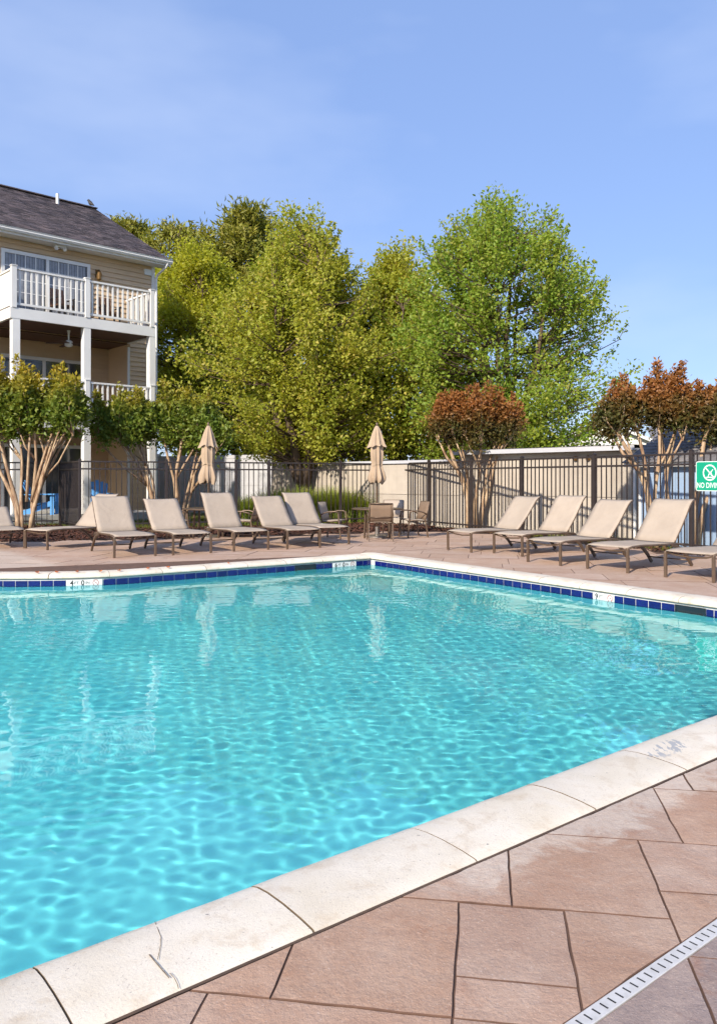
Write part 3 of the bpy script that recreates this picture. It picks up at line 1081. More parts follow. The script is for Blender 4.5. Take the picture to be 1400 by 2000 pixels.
tile_side(run_l, [(130, 201, [('4', -0.150, 0.085), ('FT', -0.095, 0.050), ('0', -0.020, 0.085), ('IN', 0.038, 0.050), ('ring', 0.135, 0.07)], 'white depth tile reading 4 FT 0 IN on the curved left pool wall'),
                  (649, 695, [('6', -0.155, 0.085), ('FT', -0.092, 0.050), ('0', -0.015, 0.085), ('IN', 0.045, 0.050), ('ring', 0.150, 0.07)], 'white depth tile with two round numerals just left of the far pool corner')],
          [(576, 617)])
tile_side(run_r, [(1158, 1199, [('9', -0.09, 0.085), ('FT', -0.03, 0.050), ('ring', 0.09, 0.07)], 'white depth tile reading 9 FT on the right pool wall')],
          [(1318, 1378)])

# water
xs0, xs1, ys0, ys1 = -7.3, 5.1, -1.8, 12.9
step = 0.0165
nx = int((xs1 - xs0) / step); ny = int((ys1 - ys0) / step)
gx = xs0 + np.arange(nx) * step; gy = ys0 + np.arange(ny) * step
XX, YY = np.meshgrid(gx, gy)
ZZ = np.zeros_like(XX)
wr = np.random.RandomState(11)
def add_waves(n, l0, l1, slope, ang0, spread):
    global ZZ
    for i in range(n):
        lam = l0 * (l1 / l0) ** wr.rand()
        k = 2 * np.pi / lam
        an = ang0 + wr.randn() * spread
        a = slope / k / math.sqrt(n) * (0.6 + 0.8 * wr.rand())
        ph = wr.rand() * 2 * np.pi
        # slightly bent crests
        bend = 0.35 * np.sin(0.9 * (XX * np.cos(an + 1.3) + YY * np.sin(an + 1.3)) + ph * 1.7)
        ZZ += a * np.sin(k * (XX * np.cos(an) + YY * np.sin(an)) + ph + bend)
add_waves(6, 0.6, 1.4, 0.017, 0.6, 1.2)
add_waves(14, 0.11, 0.21, 0.0098, 0.4, 1.4)
add_waves(18, 0.065, 0.11, 0.0088, 1.1, 1.6)
V = np.stack([XX, YY, WATER_Z + ZZ], -1).reshape(-1, 3)
def in_poly_np(P, x, y):
    c = np.zeros(x.shape, bool); j = len(P) - 1
    for i in range(len(P)):
        if abs(P[i].y - P[j].y) > 1e-9:
            cond = ((P[i].y > y) != (P[j].y > y)) & (x < (P[j].x - P[i].x) * (y - P[i].y) / (P[j].y - P[i].y) + P[i].x)
            c ^= cond
        j = i
    return c
ii = np.arange((ny - 1) * (nx - 1)); r_ = ii // (nx - 1); c_ = ii % (nx - 1)
q0 = r_ * nx + c_
F = np.stack([q0, q0 + 1, q0 + nx + 1, q0 + nx], -1)
cx = gx[c_] + step / 2; cy = gy[r_] + step / 2
F = F[in_poly_np(WATER_EDGE, cx, cy)]
used = np.unique(F); remap = -np.ones(len(V), int); remap[used] = np.arange(len(used))
water = np_mesh('pool_water', V[used], remap[F], 'water', smooth=True)
tag(water, kind='structure')
try:
    water.cycles.is_caustics_caster = True
except Exception as e:
    print(e)
#SECTION2
# ------------------------------------------------------------------ black picket fences
FENCE_H = 1.62
picket_me = MB().box(-0.009, 0.009, -0.009, 0.009, 0.06, FENCE_H - 0.02).mesh('picket'); picket_me.materials.append(M['fence'])
def make_fence(p0, p1, posts, label, spacing=0.124):
    p0 = Vector(p0); p1 = Vector(p1)
    ln = (p1 - p0).length
    e = (p1 - p0).normalized()
    root = thing('picket_fence', label, 'fence', (p0.x, p0.y, 0), math.atan2(e.y, e.x), 'black metal fence around the pool')
    for z in (FENCE_H - 0.018, FENCE_H - 0.19, 0.13):
        MB().box(0, ln, -0.017, 0.017, z - 0.018, z + 0.018).build('rail', 'fence', root, bevel=0.003)
    for s in posts:
        mb = MB(); mb.box(s - 0.033, s + 0.033, -0.033, 0.033, -0.03, FENCE_H + 0.035)
        po = mb.build('post', 'fence', root, bevel=0.004)
        MB().add([(s - 0.038, -0.038, FENCE_H + 0.035), (s + 0.038, -0.038, FENCE_H + 0.035), (s + 0.038, 0.038, FENCE_H + 0.035), (s - 0.038, 0.038, FENCE_H + 0.035), (s, 0, FENCE_H + 0.062)],
                 [(0, 1, 4), (1, 2, 4), (2, 3, 4), (3, 0, 4), (3, 2, 1, 0)]).build('post_cap', 'fence', po)
    s = 0.07
    while s < ln - 0.03:
        if min(abs(s - q) for q in posts) > 0.055:
            child_mesh(picket_me, 'picket', root, (s, 0, 0))
        s += spacing
    return root
FL0 = Vector((-6.45, 18.4)); FC = Vector((0.84, 21.65)); FR_DIR = Vector((0.4553, -0.8903)); FR1 = FC + FR_DIR * 12.6
make_fence(FL0, FC, [0.0, 1.98, 3.71, 4.56, 6.54, 7.98], 'long black picket fence behind the left loungers, from the jog to the far corner')
make_fence(FC + FR_DIR * 0.06, FR1, [0.08, 1.96, 3.78, 5.6, 7.70, 9.88, 11.9], 'black picket fence behind the right loungers, carrying the green sign')
JB = Vector((-7.62, 20.3))
make_fence(JB, FL0 - (FL0 - JB).normalized() * 0.05, [0.0], 'short edge-on jog of black pickets beside the left crape myrtle', 0.115)
LEFT_E = Vector((0.913, 0.407)).normalized()
make_fence(JB - LEFT_E * 4.6, JB - LEFT_E * 0.05, [0.0, 1.5, 3.1], 'black picket fence at the far left, behind the crape myrtle trunks')

# sign on the right fence
s_sign = 10.05
sg = FC + FR_DIR * (s_sign + 0.26)
fn = Vector((-0.8903, -0.4553))                     # towards the pool
ex = Vector((FR_DIR.x, FR_DIR.y, 0)); ezv = Vector((0, 0, 1))
sign = thing('no_diving_sign', 'green and white NO DIVING sign wired to the black fence', 'sign', (sg.x + fn.x * 0.03, sg.y + fn.y * 0.03, 1.24),
             math.atan2(FR_DIR.y, FR_DIR.x))
def rounded(w, h, r, seg=5):
    pts = []
    for (cx_, cy_, a0) in ((w / 2 - r, h / 2 - r, 0), (-w / 2 + r, h / 2 - r, 90), (-w / 2 + r, -h / 2 + r, 180), (w / 2 - r, -h / 2 + r, 270)):
        for k in range(seg + 1):
            a = R(a0 + 90 * k / seg)
            pts.append((cx_ + r * math.cos(a), cy_ + r * math.sin(a)))
    return pts
ROTX = Matrix.Rotation(R(90), 4, 'X')
def sign_part(name, mb, mat, yoff, sx=1.0):
    mb.v = [((ROTX @ Vector(p)).x * sx, (ROTX @ Vector(p)).y - yoff, (ROTX @ Vector(p)).z) for p in mb.v]
    return mb.build(name, mat, sign)
sign_part('panel', MB().prism(rounded(0.52, 0.47, 0.035), -0.002, 0.002), 'sign_white', 0.0)
sign_part('green_field', MB().prism(rounded(0.496, 0.446, 0.028), 0, 0.001), 'sign_green', 0.0022)
mb = MB(); vs, fs = ring_mesh(0.105, 0.128, 40); mb.add([(x, y + 0.055, 0) for (x, y, z) in vs], fs)
a45 = R(-45)
for (x0, y0, x1, y1, w) in ((-0.082, 0.137, 0.082, -0.027, 0.020), (-0.066, -0.018, 0.066, -0.018, 0.016), (-0.030, -0.01, -0.012, 0.035, 0.017), (-0.014, 0.03, 0.030, 0.068, 0.021),
                            (0.028, 0.066, 0.058, 0.108, 0.013), (-0.002, 0.055, 0.040, 0.040, 0.011)):
    a = Vector((x0, y0, 0)); b = Vector((x1, y1, 0)); e = (b - a).normalized(); n = Vector((-e.y, e.x, 0)) * w / 2
    mb.add([a - n, b - n, b + n, a + n], [(0, 1, 2, 3)])
sign_part('no_diving_symbol', mb, 'sign_white', 0.0040)
me = text_mesh('NO DIVING', 0.118, 0.0, 0.0016); me.materials.clear(); me.materials.append(M['sign_white'])
o = child_mesh(me, 'lettering', sign, (0, -0.0042, -0.148)); o.rotation_euler = (R(90), 0, 0)
bpy.context.view_layer.update()
wtxt = max(v.co.x for v in me.vertices) - min(v.co.x for v in me.vertices)
o.scale = (0.47 / wtxt, 1.0, 1.0)

# ------------------------------------------------------------------ sun loungers
def sling_panel(mb, pts, w0, w1, th=0.007, sag=0.0, nseg=8):
    """pts: list of (x,z) centre line; panel between y=-w..w with a slight sideways sag"""
    m = len(pts); n = nseg
    vs = []; fs = []
    for side in (0, 1):
        for i, (x, z) in enumerate(pts):
            t = i / (m - 1); w = w0 + (w1 - w0) * t
            for j in range(n + 1):
                y = -w + 2 * w * j / n
                s_ = sag * (1 - (y / w) ** 2)
                a = pts[max(i - 1, 0)]; b = pts[min(i + 1, m - 1)]
                dx, dz = b[0] - a[0], b[1] - a[1]; l_ = math.hypot(dx, dz); nx_, nz_ = -dz / l_, dx / l_
                vs.append((x + nx_ * (-s_ - side * th), y, z + nz_ * (-s_ - side * th)))
    k = m * (n + 1)
    for i in range(m - 1):
        for j in range(n):
            a = i * (n + 1) + j
            fs.append((a, a + n + 1, a + n + 2, a + 1)); fs.append((k + a, k + a + 1, k + a + n + 2, k + a + n + 1))
    for i in range(m - 1):
        a = i * (n + 1); b = a + n
        fs.append((a, k + a, k + a + n + 1, a + n + 1)); fs.append((b, b + n + 1, k + b + n + 1, k + b))
    for j in range(n):
        fs.append((j, j + 1, k + j + 1, k + j)); a = (m - 1) * (n + 1) + j
        fs.append((a, k + a, k + a + 1, a + 1))
    mb.add(vs, fs)
    return mb

def make_lounger(loc, axis_deg, back_deg, label, drop=0.0):
    """origin: ground point midway between the two foot legs; local +x runs to the head"""
    root = thing('sun_lounger', label, 'sun lounger', (loc[0], loc[1], 0), R(axis_deg), 'beige sling loungers around the pool')
    W = 0.315
    seat = [(-0.01, 0.318), (0.10, 0.336), (0.30, 0.344), (0.55, 0.338), (0.80, 0.334), (1.02, 0.335)]
    for sgn in (-1, 1):
        y = sgn * W
        mb = MB(); mb.tube([(-0.02, y, 0.305)] + [(x, y, z - 0.008) for x, z in seat[1:]] + [(1.16, y, 0.315), (1.26, y, 0.27)], 0.013, 8)
        mb.build('side_rail', 'frame', root, smooth=True)
        mb = MB(); mb.bar((0.0, y, 0.0), (-0.005, y, 0.315), 0.036, 0.030, (1, 0, 0)); mb.build('leg', 'frame', root, bevel=0.004)
        mb = MB(); P = [(0.93, y, 0.318), (1.08, y, 0.280), (1.20, y, 0.215), (1.31, y, 0.12), (1.40, y, 0.012)]
        for a, b in zip(P[:-1], P[1:]):
            mb.bar(a, b, 0.030, 0.038)
        mb.build('rear_leg', 'frame', root)
    mb = MB(); mb.tube([(0.02, -W, 0.305), (0.05, -W * 0.6, 0.275), (0.06, 0, 0.262), (0.05, W * 0.6, 0.275), (0.02, W, 0.305)], 0.011, 8)
    mb.build('foot_bow', 'frame', root, smooth=True)
    mb = MB(); mb.tube([(1.33, -W, 0.09), (1.33, W, 0.09)], 0.010, 8); mb.build('stretcher', 'frame', root, smooth=True)
    mb = MB(); mb.tube([(0.97, -W, 0.318), (0.97, W, 0.318)], 0.010, 8); mb.build('hinge_bar', 'frame', root, smooth=True)
    sling_panel(MB(), [(x, z + 0.010) for x, z in seat], W - 0.004, W - 0.004, 0.006, 0.006).build('seat_sling', 'sling', root, smooth=True)
    bd = R(back_deg); ca, sa = math.cos(bd), math.sin(bd)
    prof = [(0.0, 0.0), (0.12, -0.010), (0.30, -0.014), (0.48, -0.006), (0.62, 0.004), (0.70, -0.006), (0.755, -0.030)]
    bp = [(0.985 + d * ca - n * sa * 1.0, 0.350 + d * sa + n * ca) for d, n in prof]
    back = sling_panel(MB(), bp, W - 0.002, W - 0.018, 0.007, 0.010)
    back.build('back_sling', 'sling', root, smooth=True)
    for sgn in (-1, 1):
        mb = MB(); mb.tube([(x + 0.006, sgn * (W - 0.002 - 0.016 * i / 6), z - 0.012) for i, (x, z) in enumerate(bp)], 0.0105, 8)
        mb.build('back_rail', 'frame', root, smooth=True)
    x1, z1 = bp[3]
    MB().tube([(x1 + 0.01, -W * 0.5, z1 - 0.03), (1.25, -W * 0.5, 0.27)], 0.008, 6).build('prop', 'frame', root, smooth=True)
    MB().tube([(x1 + 0.01, W * 0.5, z1 - 0.03), (1.25, W * 0.5, 0.27)], 0.008, 6).build('prop', 'frame', root, smooth=True)
    return root
# left side, from the frame edge to the dining set
wl = Vector((math.cos(R(33)), math.sin(R(33))))
make_lounger((-6.02, 13.52), 123, 28, 'beige lounger cut off by the left edge of the photo, back lowered')
make_lounger((-5.47, 13.50), 55, 52, 'beige lounger turned sideways under the left crape myrtle, back hidden by its neighbour')
make_lounger((-3.42, 12.17), 122, 50, 'leftmost fully visible beige lounger facing the pool, in front of the fence jog')
make_lounger((-2.647, 12.655), 123, 44, 'beige lounger second from left facing the pool, with the lower back')
make_lounger((-1.785, 13.24), 124, 55, 'beige lounger under the left closed umbrella, with the most upright back')
make_lounger((-0.937, 13.63), 122, 47, 'beige lounger fourth along the left side, in front of the ornamental grass')
make_lounger((-0.44, 14.33), 123, 53, 'beige lounger beside the round dining table, last on the left side')
# right side, far to near
make_lounger((1.67, 13.15), 30, 49, 'farthest beige lounger on the right side, beside the far pool corner')
make_lounger((2.35, 12.50), 33, 52, 'beige lounger second from the pool corner on the right side')
make_lounger((2.61, 11.19), 32, 48, 'beige lounger third from the pool corner on the right side')
make_lounger((3.23, 10.32), 35, 51.5, 'beige lounger fourth from the pool corner, in front of the blue shed')
make_lounger((3.91, 9.40), 34, 50, 'beige lounger cut off by the right edge of the photo below the sign')

# ------------------------------------------------------------------ dining sets
def make_chair(loc, face_deg, label, fabric='sling', sc=0.84):
    """origin on the ground below the seat centre, local +x = facing"""
    root = thing('dining_chair', label, 'chair', (loc[0], loc[1], 0), R(face_deg), 'patio dining chairs')
    w = 0.27 * sc; S = sc
    for sgn in (-1, 1):
        y = sgn * w
        MB().bar((0.27 * S, y * 1.04, 0), (0.21 * S, y * 1.02, 0.62 * S), 0.028 * S, 0.034 * S, (1, 0, 0)).build('leg', 'frame', root, bevel=0.003)
        mb = MB(); mb.bar((-0.27 * S, y * 1.02, 0), (-0.19 * S, y, 0.43 * S), 0.026 * S, 0.034 * S, (1, 0, 0)); mb.build('leg', 'frame', root, bevel=0.003)
        mb = MB(); mb.tube([(0.225 * S, y * 1.03, 0.615 * S), (0.14 * S, y * 1.07, 0.65 * S), (0.0, y * 1.09, 0.648 * S), (-0.14 * S, y * 1.06, 0.61 * S), (-0.235 * S, y, 0.565 * S)], 0.017 * S, 8)
        mb.build('armrest', 'frame', root, smooth=True)
        MB().tube([(0.22 * S, y, 0.425 * S), (0.0, y, 0.41 * S), (-0.20 * S, y, 0.40 * S)], 0.013 * S, 8).build('seat_rail', 'frame', root, smooth=True)
        MB().tube([(-0.20 * S, y, 0.40 * S), (-0.25 * S, y, 0.62 * S), (-0.315 * S, y * 0.97, 0.86 * S)], 0.014 * S, 8).build('back_rail', 'frame', root, smooth=True)
    MB().tube([(-0.315 * S, -w * 0.97, 0.86 * S), (-0.33 * S, 0, 0.868 * S), (-0.315 * S, w * 0.97, 0.86 * S)], 0.013 * S, 8).build('top_rail', 'frame', root, smooth=True)
    MB().tube([(-0.238 * S, -w, 0.55 * S), (-0.245 * S, 0, 0.548 * S), (-0.238 * S, w, 0.55 * S)], 0.011 * S, 8).build('back_crossbar', 'frame', root, smooth=True)
    sling_panel(MB(), [(0.25 * S, 0.418 * S), (0.16 * S, 0.436 * S), (0.0, 0.425 * S), (-0.15 * S, 0.415 * S), (-0.20 * S, 0.42 * S)], w, w, 0.006, 0.016 * S).build('seat_sling', 'sling', root, smooth=True)
    sling_panel(MB(), [(-0.195 * S, 0.43 * S), (-0.225 * S, 0.56 * S), (-0.27 * S, 0.72 * S), (-0.31 * S, 0.86 * S)], w * 0.98, w * 0.95, 0.006, 0.014 * S).build('back_sling', fabric, root, smooth=True)
    return root
def make_table(loc, label, zt=0.600, r=0.52):
    root = thing('patio_table', label, 'table', (loc[0], loc[1], 0), 0, 'round patio tables')
    MB().lathe([(r - 0.02, zt - 0.030), (r, zt - 0.024), (r, zt - 0.006), (r - 0.012, zt)], 36).build('table_top', 'frame', root)
    for k in range(4):
        a = R(45 + 90 * k)
        MB().bar((0.36 * math.cos(a), 0.36 * math.sin(a), 0), (0.33 * math.cos(a), 0.33 * math.sin(a), zt - 0.03), 0.03, 0.03, (math.cos(a), math.sin(a), 0)).build('leg', 'frame', root)
    return root
def make_umbrella(loc, ztop, seed, label):
    root = thing('closed_umbrella', label, 'umbrella', (loc[0], loc[1], 0), 0, 'closed tan patio umbrellas')
    MB().lathe([(0.22, 0.0), (0.22, 0.03), (0.20, 0.045), (0.05, 0.06), (0.035, 0.075), (0.035, 0.22)], 28).build('base', 'steel', root, smooth=False)
    MB().tube([(0, 0, 0.05), (0, 0, ztop - 0.04)], 0.018, 12).build('pole', 'frame', root, smooth=True)
    MB().lathe([(0.012, ztop - 0.06), (0.030, ztop - 0.045), (0.018, ztop - 0.02), (0.024, ztop), (0.006, ztop + 0.025)], 12).build('finial', 'frame', root, smooth=True)
    rr = random.Random(seed)
    ph = [rr.uniform(0, 6.28) for _ in range(6)]
    def cloth(prof, amp, seg=112):
        vs = []; fs = []
        for i, (rad, z, am) in enumerate(prof):
            for k in range(seg):
                a = 2 * math.pi * k / seg
                pl = (1.25 - 2.3 * abs(math.sin(4 * a + ph[0] + 0.35 * math.sin(z * 4)))) * 0.62 + (0.6 - 1.2 * abs(math.sin(6.5 * a + ph[1] + z * 1.2))) * 0.35 + math.sin(3 * a + ph[2] + z * 3) * 0.22
                r_ = rad * (1 + am * pl)
                zz = z + (am * 0.06 * math.sin(8 * a + ph[0] + 1.2) if (i == len(prof) - 1) else 0) + (0.02 * math.sin(2 * a + ph[3]) if i == len(prof) - 1 else 0)
                vs.append((r_ * math.cos(a), r_ * math.sin(a), zz))
        for i in range(len(prof) - 1):
            for k in range(seg):
                k2 = (k + 1) % seg
                fs.append((i * seg + k, (i + 1) * seg + k, (i + 1) * seg + k2, i * seg + k2))
        mb = MB(); mb.add(vs, fs); return mb
    z = ztop
    cloth([(0.030, z - 0.05, 0.05), (0.055, z - 0.10, 0.14), (0.090, z - 0.20, 0.18), (0.125, z - 0.32, 0.20), (0.155, z - 0.42, 0.22), (0.185, z - 0.475, 0.26)], 0.2).build('top_vent_flap', 'umbrella', root, smooth=True)
    main = cloth([(0.08, z - 0.36, 0.08), (0.120, z - 0.46, 0.14), (0.128, z - 0.60, 0.20), (0.118, z - 0.76, 0.22), (0.098, z - 0.84, 0.18), (0.112, z - 0.90, 0.22), (0.140, z - 1.00, 0.28), (0.158, z - 1.10, 0.32), (0.150, z - 1.17, 0.36), (0.125, z - 1.21, 0.42)], 0.2).build('canopy', 'umbrella', root, smooth=True)
    cloth([(0.114, z - 0.822, 0.14), (0.116, z - 0.84, 0.14), (0.114, z - 0.858, 0.14)], 0.1).build('tie_strap', 'umbrella', main, smooth=True)
    return root
TX, TY = 0.376, 16.25
make_table((TX, TY), 'round brown table under the right closed umbrella')
make_umbrella((TX, TY), 2.33, 3, 'closed tan umbrella standing through the right table near the pool corner')
make_chair((-0.50, 16.05), -18, 'beige chair on the left of the right table, facing it')
make_chair((0.42, 15.42), 93, 'brown-backed chair with its back to the pool at the right table', 'sling_brown')
make_chair((1.13, 16.35), 200, 'brown-backed chair on the right of the right table, facing left', 'sling_brown')
make_chair((0.72, 17.25), 258, 'pale chair on the far side of the right table, facing the pool')
UX, UY = -3.06, 16.2
make_table((UX, UY), 'round brown table behind the left loungers under the left umbrella')
make_umbrella((UX, UY), 2.33, 9, 'closed tan umbrella behind the left loungers')
make_chair((-3.62, 15.95), 12, 'chair left of the table behind the left loungers, mostly hidden')
make_chair((-2.28, 16.1), 172, 'chair right of the table behind the left loungers, arm showing between two loungers')

# ------------------------------------------------------------------ apartment building
BL = Vector((-6.637, 25.83)); B_ANG = R(43.0)
bld = thing('apartment_building', 'three storey tan sided apartment block with white balconies and dark shingle roof', 'building', (BL.x, BL.y, 0), B_ANG)
XL = -11.0; DEP = 10.0; EAVE = 8.12
RX, RY, RZ = -0.93, 1.35, 5.49
MB().box(XL, -0.002, 0.03, DEP, RZ, EAVE).build('wall', 'siding', bld)
MB().box(RX, -0.002, 0.03, DEP, -0.06, RZ).build('wall', 'siding', bld)
MB().box(XL, RX, RY + 0.03, DEP, -0.06, RZ).build('wall', 'siding', bld)
# end wall gable
MB().add([(-0.02, 0.03, EAVE), (-0.02, DEP, EAVE), (-0.02, DEP / 2, EAVE + 2.85), (XL, 0.03, EAVE), (XL, DEP, EAVE), (XL, DEP / 2, EAVE + 2.85)], [(0, 1, 2), (5, 4, 3)]).build('gable', 'siding', bld)
lap = 0.150
bd_me = MB().add([(XL, 0.028, 0), (0, 0.028, 0), (0, 0.004, lap), (XL, 0.004, lap)], []).mesh()
def board_mesh(x0, x1):
    mb = MB(); t = 0.024
    mb.add([(x0, -0.014, 0), (x1, -0.014, 0), (x1, 0.020, lap + 0.004), (x0, 0.020, lap + 0.004), (x0, 0.028, 0), (x1, 0.028, 0), (x1, 0.028, lap + 0.004), (x0, 0.028, lap + 0.004)],
           [(0, 1, 2, 3), (4, 7, 6, 5), (0, 4, 5, 1), (3, 2, 6, 7), (1, 5, 6, 2), (0, 3, 7, 4)])
    me = mb.mesh('siding_board'); me.materials.append(M['siding']); return me
bm1 = board_mesh(XL, -0.10); bm2 = board_mesh(RX + 0.06, -0.10); bm3 = board_mesh(XL, RX - 0.002)
z = 0.0
while z < EAVE - 0.12:
    if z < RZ - 0.02:
        child_mesh(bm2, 'siding_board', bld, (0, 0, z))
        if not (2.5 < z < 2.75): child_mesh(bm3, 'siding_board', bld, (0, RY, z))
    else:
        child_mesh(bm1, 'siding_board', bld, (0, 0, z))
    z += lap
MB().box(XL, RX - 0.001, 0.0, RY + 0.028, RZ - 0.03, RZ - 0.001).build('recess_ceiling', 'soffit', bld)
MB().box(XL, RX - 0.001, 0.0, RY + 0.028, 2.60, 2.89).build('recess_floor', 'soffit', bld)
MB().box(XL, RX - 0.001, 0.0, RY + 0.028, -0.05, 0.20).build('recess_floor', 'concrete', bld)
# side wall boards (right gable end)
for i in range(0):
    pass
MB().box(-0.10, 0.012, -0.020, 0.03, 0.0, EAVE - 0.05).build('corner_board', 'white_vinyl', bld)
MB().box(0.0, 0.012, 0.03, 0.13, 0.0, EAVE - 0.05).build('corner_board', 'white_vinyl', bld)
# roof
rz0 = EAVE + 0.15; rise = 3.0
def roof_pt(x, y, off=0.0):
    t = (y + 0.45) / 5.45
    return (x, y, rz0 + rise * t + off)
mb = MB()
for s_, y0, y1 in ((0, -0.45, 5.0),):
    mb.add([(XL, -0.45, rz0 - 0.10), (0.32, -0.45, rz0 - 0.10), (0.32, 5.0, rz0 + rise - 0.10), (XL, 5.0, rz0 + rise - 0.10),
            (XL, -0.45, rz0), (0.32, -0.45, rz0), (0.32, 5.0, rz0 + rise), (XL, 5.0, rz0 + rise)],
           [(0, 3, 2, 1), (4, 5, 6, 7), (0, 1, 5, 4), (1, 2, 6, 5), (2, 3, 7, 6), (3, 0, 4, 7)])
    mb.add([(XL, 10.45, rz0 - 0.10), (0.32, 10.45, rz0 - 0.10), (0.32, 5.0, rz0 + rise - 0.10), (XL, 5.0, rz0 + rise - 0.10),
            (XL, 10.45, rz0), (0.32, 10.45, rz0), (0.32, 5.0, rz0 + rise), (XL, 5.0, rz0 + rise)],
           [(1, 2, 3, 0), (7, 6, 5, 4), (4, 5, 1, 0), (5, 6, 2, 1), (7, 4, 0, 3)])
roof = mb.build('roof', 'shingle', bld)
mb = MB(); rr = random.Random(4)
course = 0.145; t = 0.0; slope_l = math.hypot(5.45, rise); nco = int(slope_l / course)
sy = 5.45 / slope_l; sz = rise / slope_l
for i in range(nco + 1):
    x = 0.33 - rr.uniform(0, 0.3)
    xe = 0.33
    while xe > XL:
        w = rr.uniform(0.14, 0.36); x0 = xe - w
        s0 = i * course - 0.01 + rr.uniform(-0.006, 0.006); s1 = min((i + 1.15) * course, slope_l)
        h0 = 0.018 + rr.uniform(0, 0.008); h1 = 0.006
        P = lambda x_, s_, h_: (x_, -0.45 + s_ * sy - h_ * sz, rz0 + s_ * sz + h_ * sy)
        vs = [P(x0, s0, h0), P(xe - 0.004, s0, h0), P(xe - 0.004, s1, h1), P(x0, s1, h1), P(x0, s0, 0.001), P(xe - 0.004, s0, 0.001)]
        mb.add(vs, [(0, 1, 2, 3), (4, 5, 1, 0)])
        xe = x0
tag(mb.build('shingles', 'shingle', roof), kind='stuff')
MB().bar((XL, 5.0, rz0 + rise + 0.03), (0.33, 5.0, rz0 + rise + 0.03), 0.26, 0.035).build('ridge_cap', 'shingle', roof)
# rake board
MB().add([(0.30, -0.46, rz0 - 0.22), (0.335, -0.46, rz0 - 0.22), (0.335, 5.0, rz0 + rise - 0.22), (0.30, 5.0, rz0 + rise - 0.22),
          (0.30, -0.46, rz0 - 0.005), (0.335, -0.46, rz0 - 0.005), (0.335, 5.0, rz0 + rise - 0.005), (0.30, 5.0, rz0 + rise - 0.005)],
         [(0, 3, 2, 1), (4, 5, 6, 7), (0, 1, 5, 4), (1, 2, 6, 5), (2, 3, 7, 6), (3, 0, 4, 7)]).build('rake_board', 'white_vinyl', bld)
MB().box(XL, 0.30, -0.44, 0.0, EAVE - 0.035, EAVE).build('soffit', 'white_vinyl', bld)
MB().box(XL, 0.30, -0.462, -0.44, EAVE - 0.04, rz0 - 0.02).build('fascia', 'white_vinyl', bld)
# K-style gutter
gp = [(-0.463, 0.14), (-0.463, 0.015), (-0.53, 0.015), (-0.57, 0.075), (-0.56, 0.10), (-0.585, 0.14)]
mb = MB(); n = len(gp)
mb.add([(XL, y, EAVE + z_) for y, z_ in gp] + [(0.36, y, EAVE + z_) for y, z_ in gp],
       [(i, (i + 1) % n, n + (i + 1) % n, n + i) for i in range(n)] + [tuple(range(n)), tuple(range(2 * n - 1, n - 1, -1))])
mb.build('gutter', 'white_vinyl', bld)
mb = MB()
mb.tube([(0.20, -0.52, EAVE + 0.02), (0.16, -0.45, EAVE - 0.10), (0.05, -0.10, EAVE - 0.32), (0.04, -0.05, EAVE - 0.45), (0.04, -0.05, 0.1)], 0.038, 8)
mb.build('downspout', 'white_vinyl', bld)
pv = roof_pt(-1.4, 4.35)
MB().tube([(pv[0], pv[1], pv[2] - 0.05), (pv[0], pv[1], pv[2] + 0.36)], 0.055, 10).build('vent_pipe', 'white_vinyl', roof)
for i_, xe in enumerate((-3.2, -5.4)):
    mb = MB(); mb.box(xe - 0.16, xe + 0.16, -0.30, -0.12, EAVE - 0.085, EAVE - 0.036); mb.tube([(xe - 0.1, -0.22, EAVE - 0.07), (xe - 0.13, -0.30, EAVE - 0.14)], [0.03, 0.06], 8); mb.tube([(xe + 0.1, -0.22, EAVE - 0.07), (xe + 0.13, -0.30, EAVE - 0.14)], [0.03, 0.06], 8)
    mb.build('flood_light', 'white_plastic', bld)
# floors, posts, balconies
BX0, BX1, BY = -5.07, -0.93, -1.65
def sliding_door(x0, x1, z0, z1, name='sliding_door', grid=True, yo=0.0):
    y = -0.03
    root = bpy.data.objects.new(name, None); COL.objects.link(root); root.parent = bld; root.location = (0, yo - 0.024, 0)
    mb = MB()
    f = 0.10
    mb.box(x0, x1, y, 0.03, z1 - f, z1); mb.box(x0, x0 + f, y, 0.03, z0, z1 - f); mb.box(x1 - f, x1, y, 0.03, z0, z1 - f); mb.box(x0 + f, x1 - f, y, 0.03, z0, z0 + 0.06)
    mb.build('frame', 'white_vinyl', root)
    xm = (x0 + x1) / 2
    MB().box(xm - 0.045, xm + 0.045, y - 0.012, 0.03, z0 + 0.06, z1 - f).build('meeting_stile', 'white_vinyl', root)
    for (a, b) in ((x0 + f, xm - 0.045), (xm + 0.045, x1 - f)):
        MB().box(a, b, 0.0, 0.006, z0 + 0.06, z1 - f).build('pane', 'glass', root)
        # curtain folds behind / on the pane seen through the glass
        mb = MB(); k = 0; xx = a + 0.02
        while xx < b - 0.05:
            mb.box(xx, xx + 0.074, -0.0030, -0.0012, z0 + 0.08, z1 - f - 0.01); xx += 0.085
        mb.build('blind_slats', 'curtain', root) if grid else None
        if grid:
            for i in range(1, 4):
                xg = a + (b - a) * i / 4
                MB().box(xg - 0.011, xg + 0.011, -0.012, -0.0035, z0 + 0.06, z1 - f).build('muntin', 'white_vinyl', root)
            for i in range(1, 5):
                zg = z0 + 0.06 + (z1 - f - z0 - 0.06) * i / 5
                MB().box(a, b, -0.0105, -0.004, zg - 0.011, zg + 0.011).build('muntin', 'white_vinyl', root)
    return root
sliding_door(-4.81, -2.18, 5.80, 7.76)
sliding_door(-4.35, -1.78, 2.91, 4.97, grid=False, yo=RY)
sliding_door(-4.35, -1.78, 0.20, 2.26, grid=False, yo=RY)
for z0 in (2.93, 0.2):
    MB().box(RX - 0.004, RX + 0.06, -0.024, 0.026, z0, z0 + 2.45).build('trim_board', 'white_vinyl', bld)
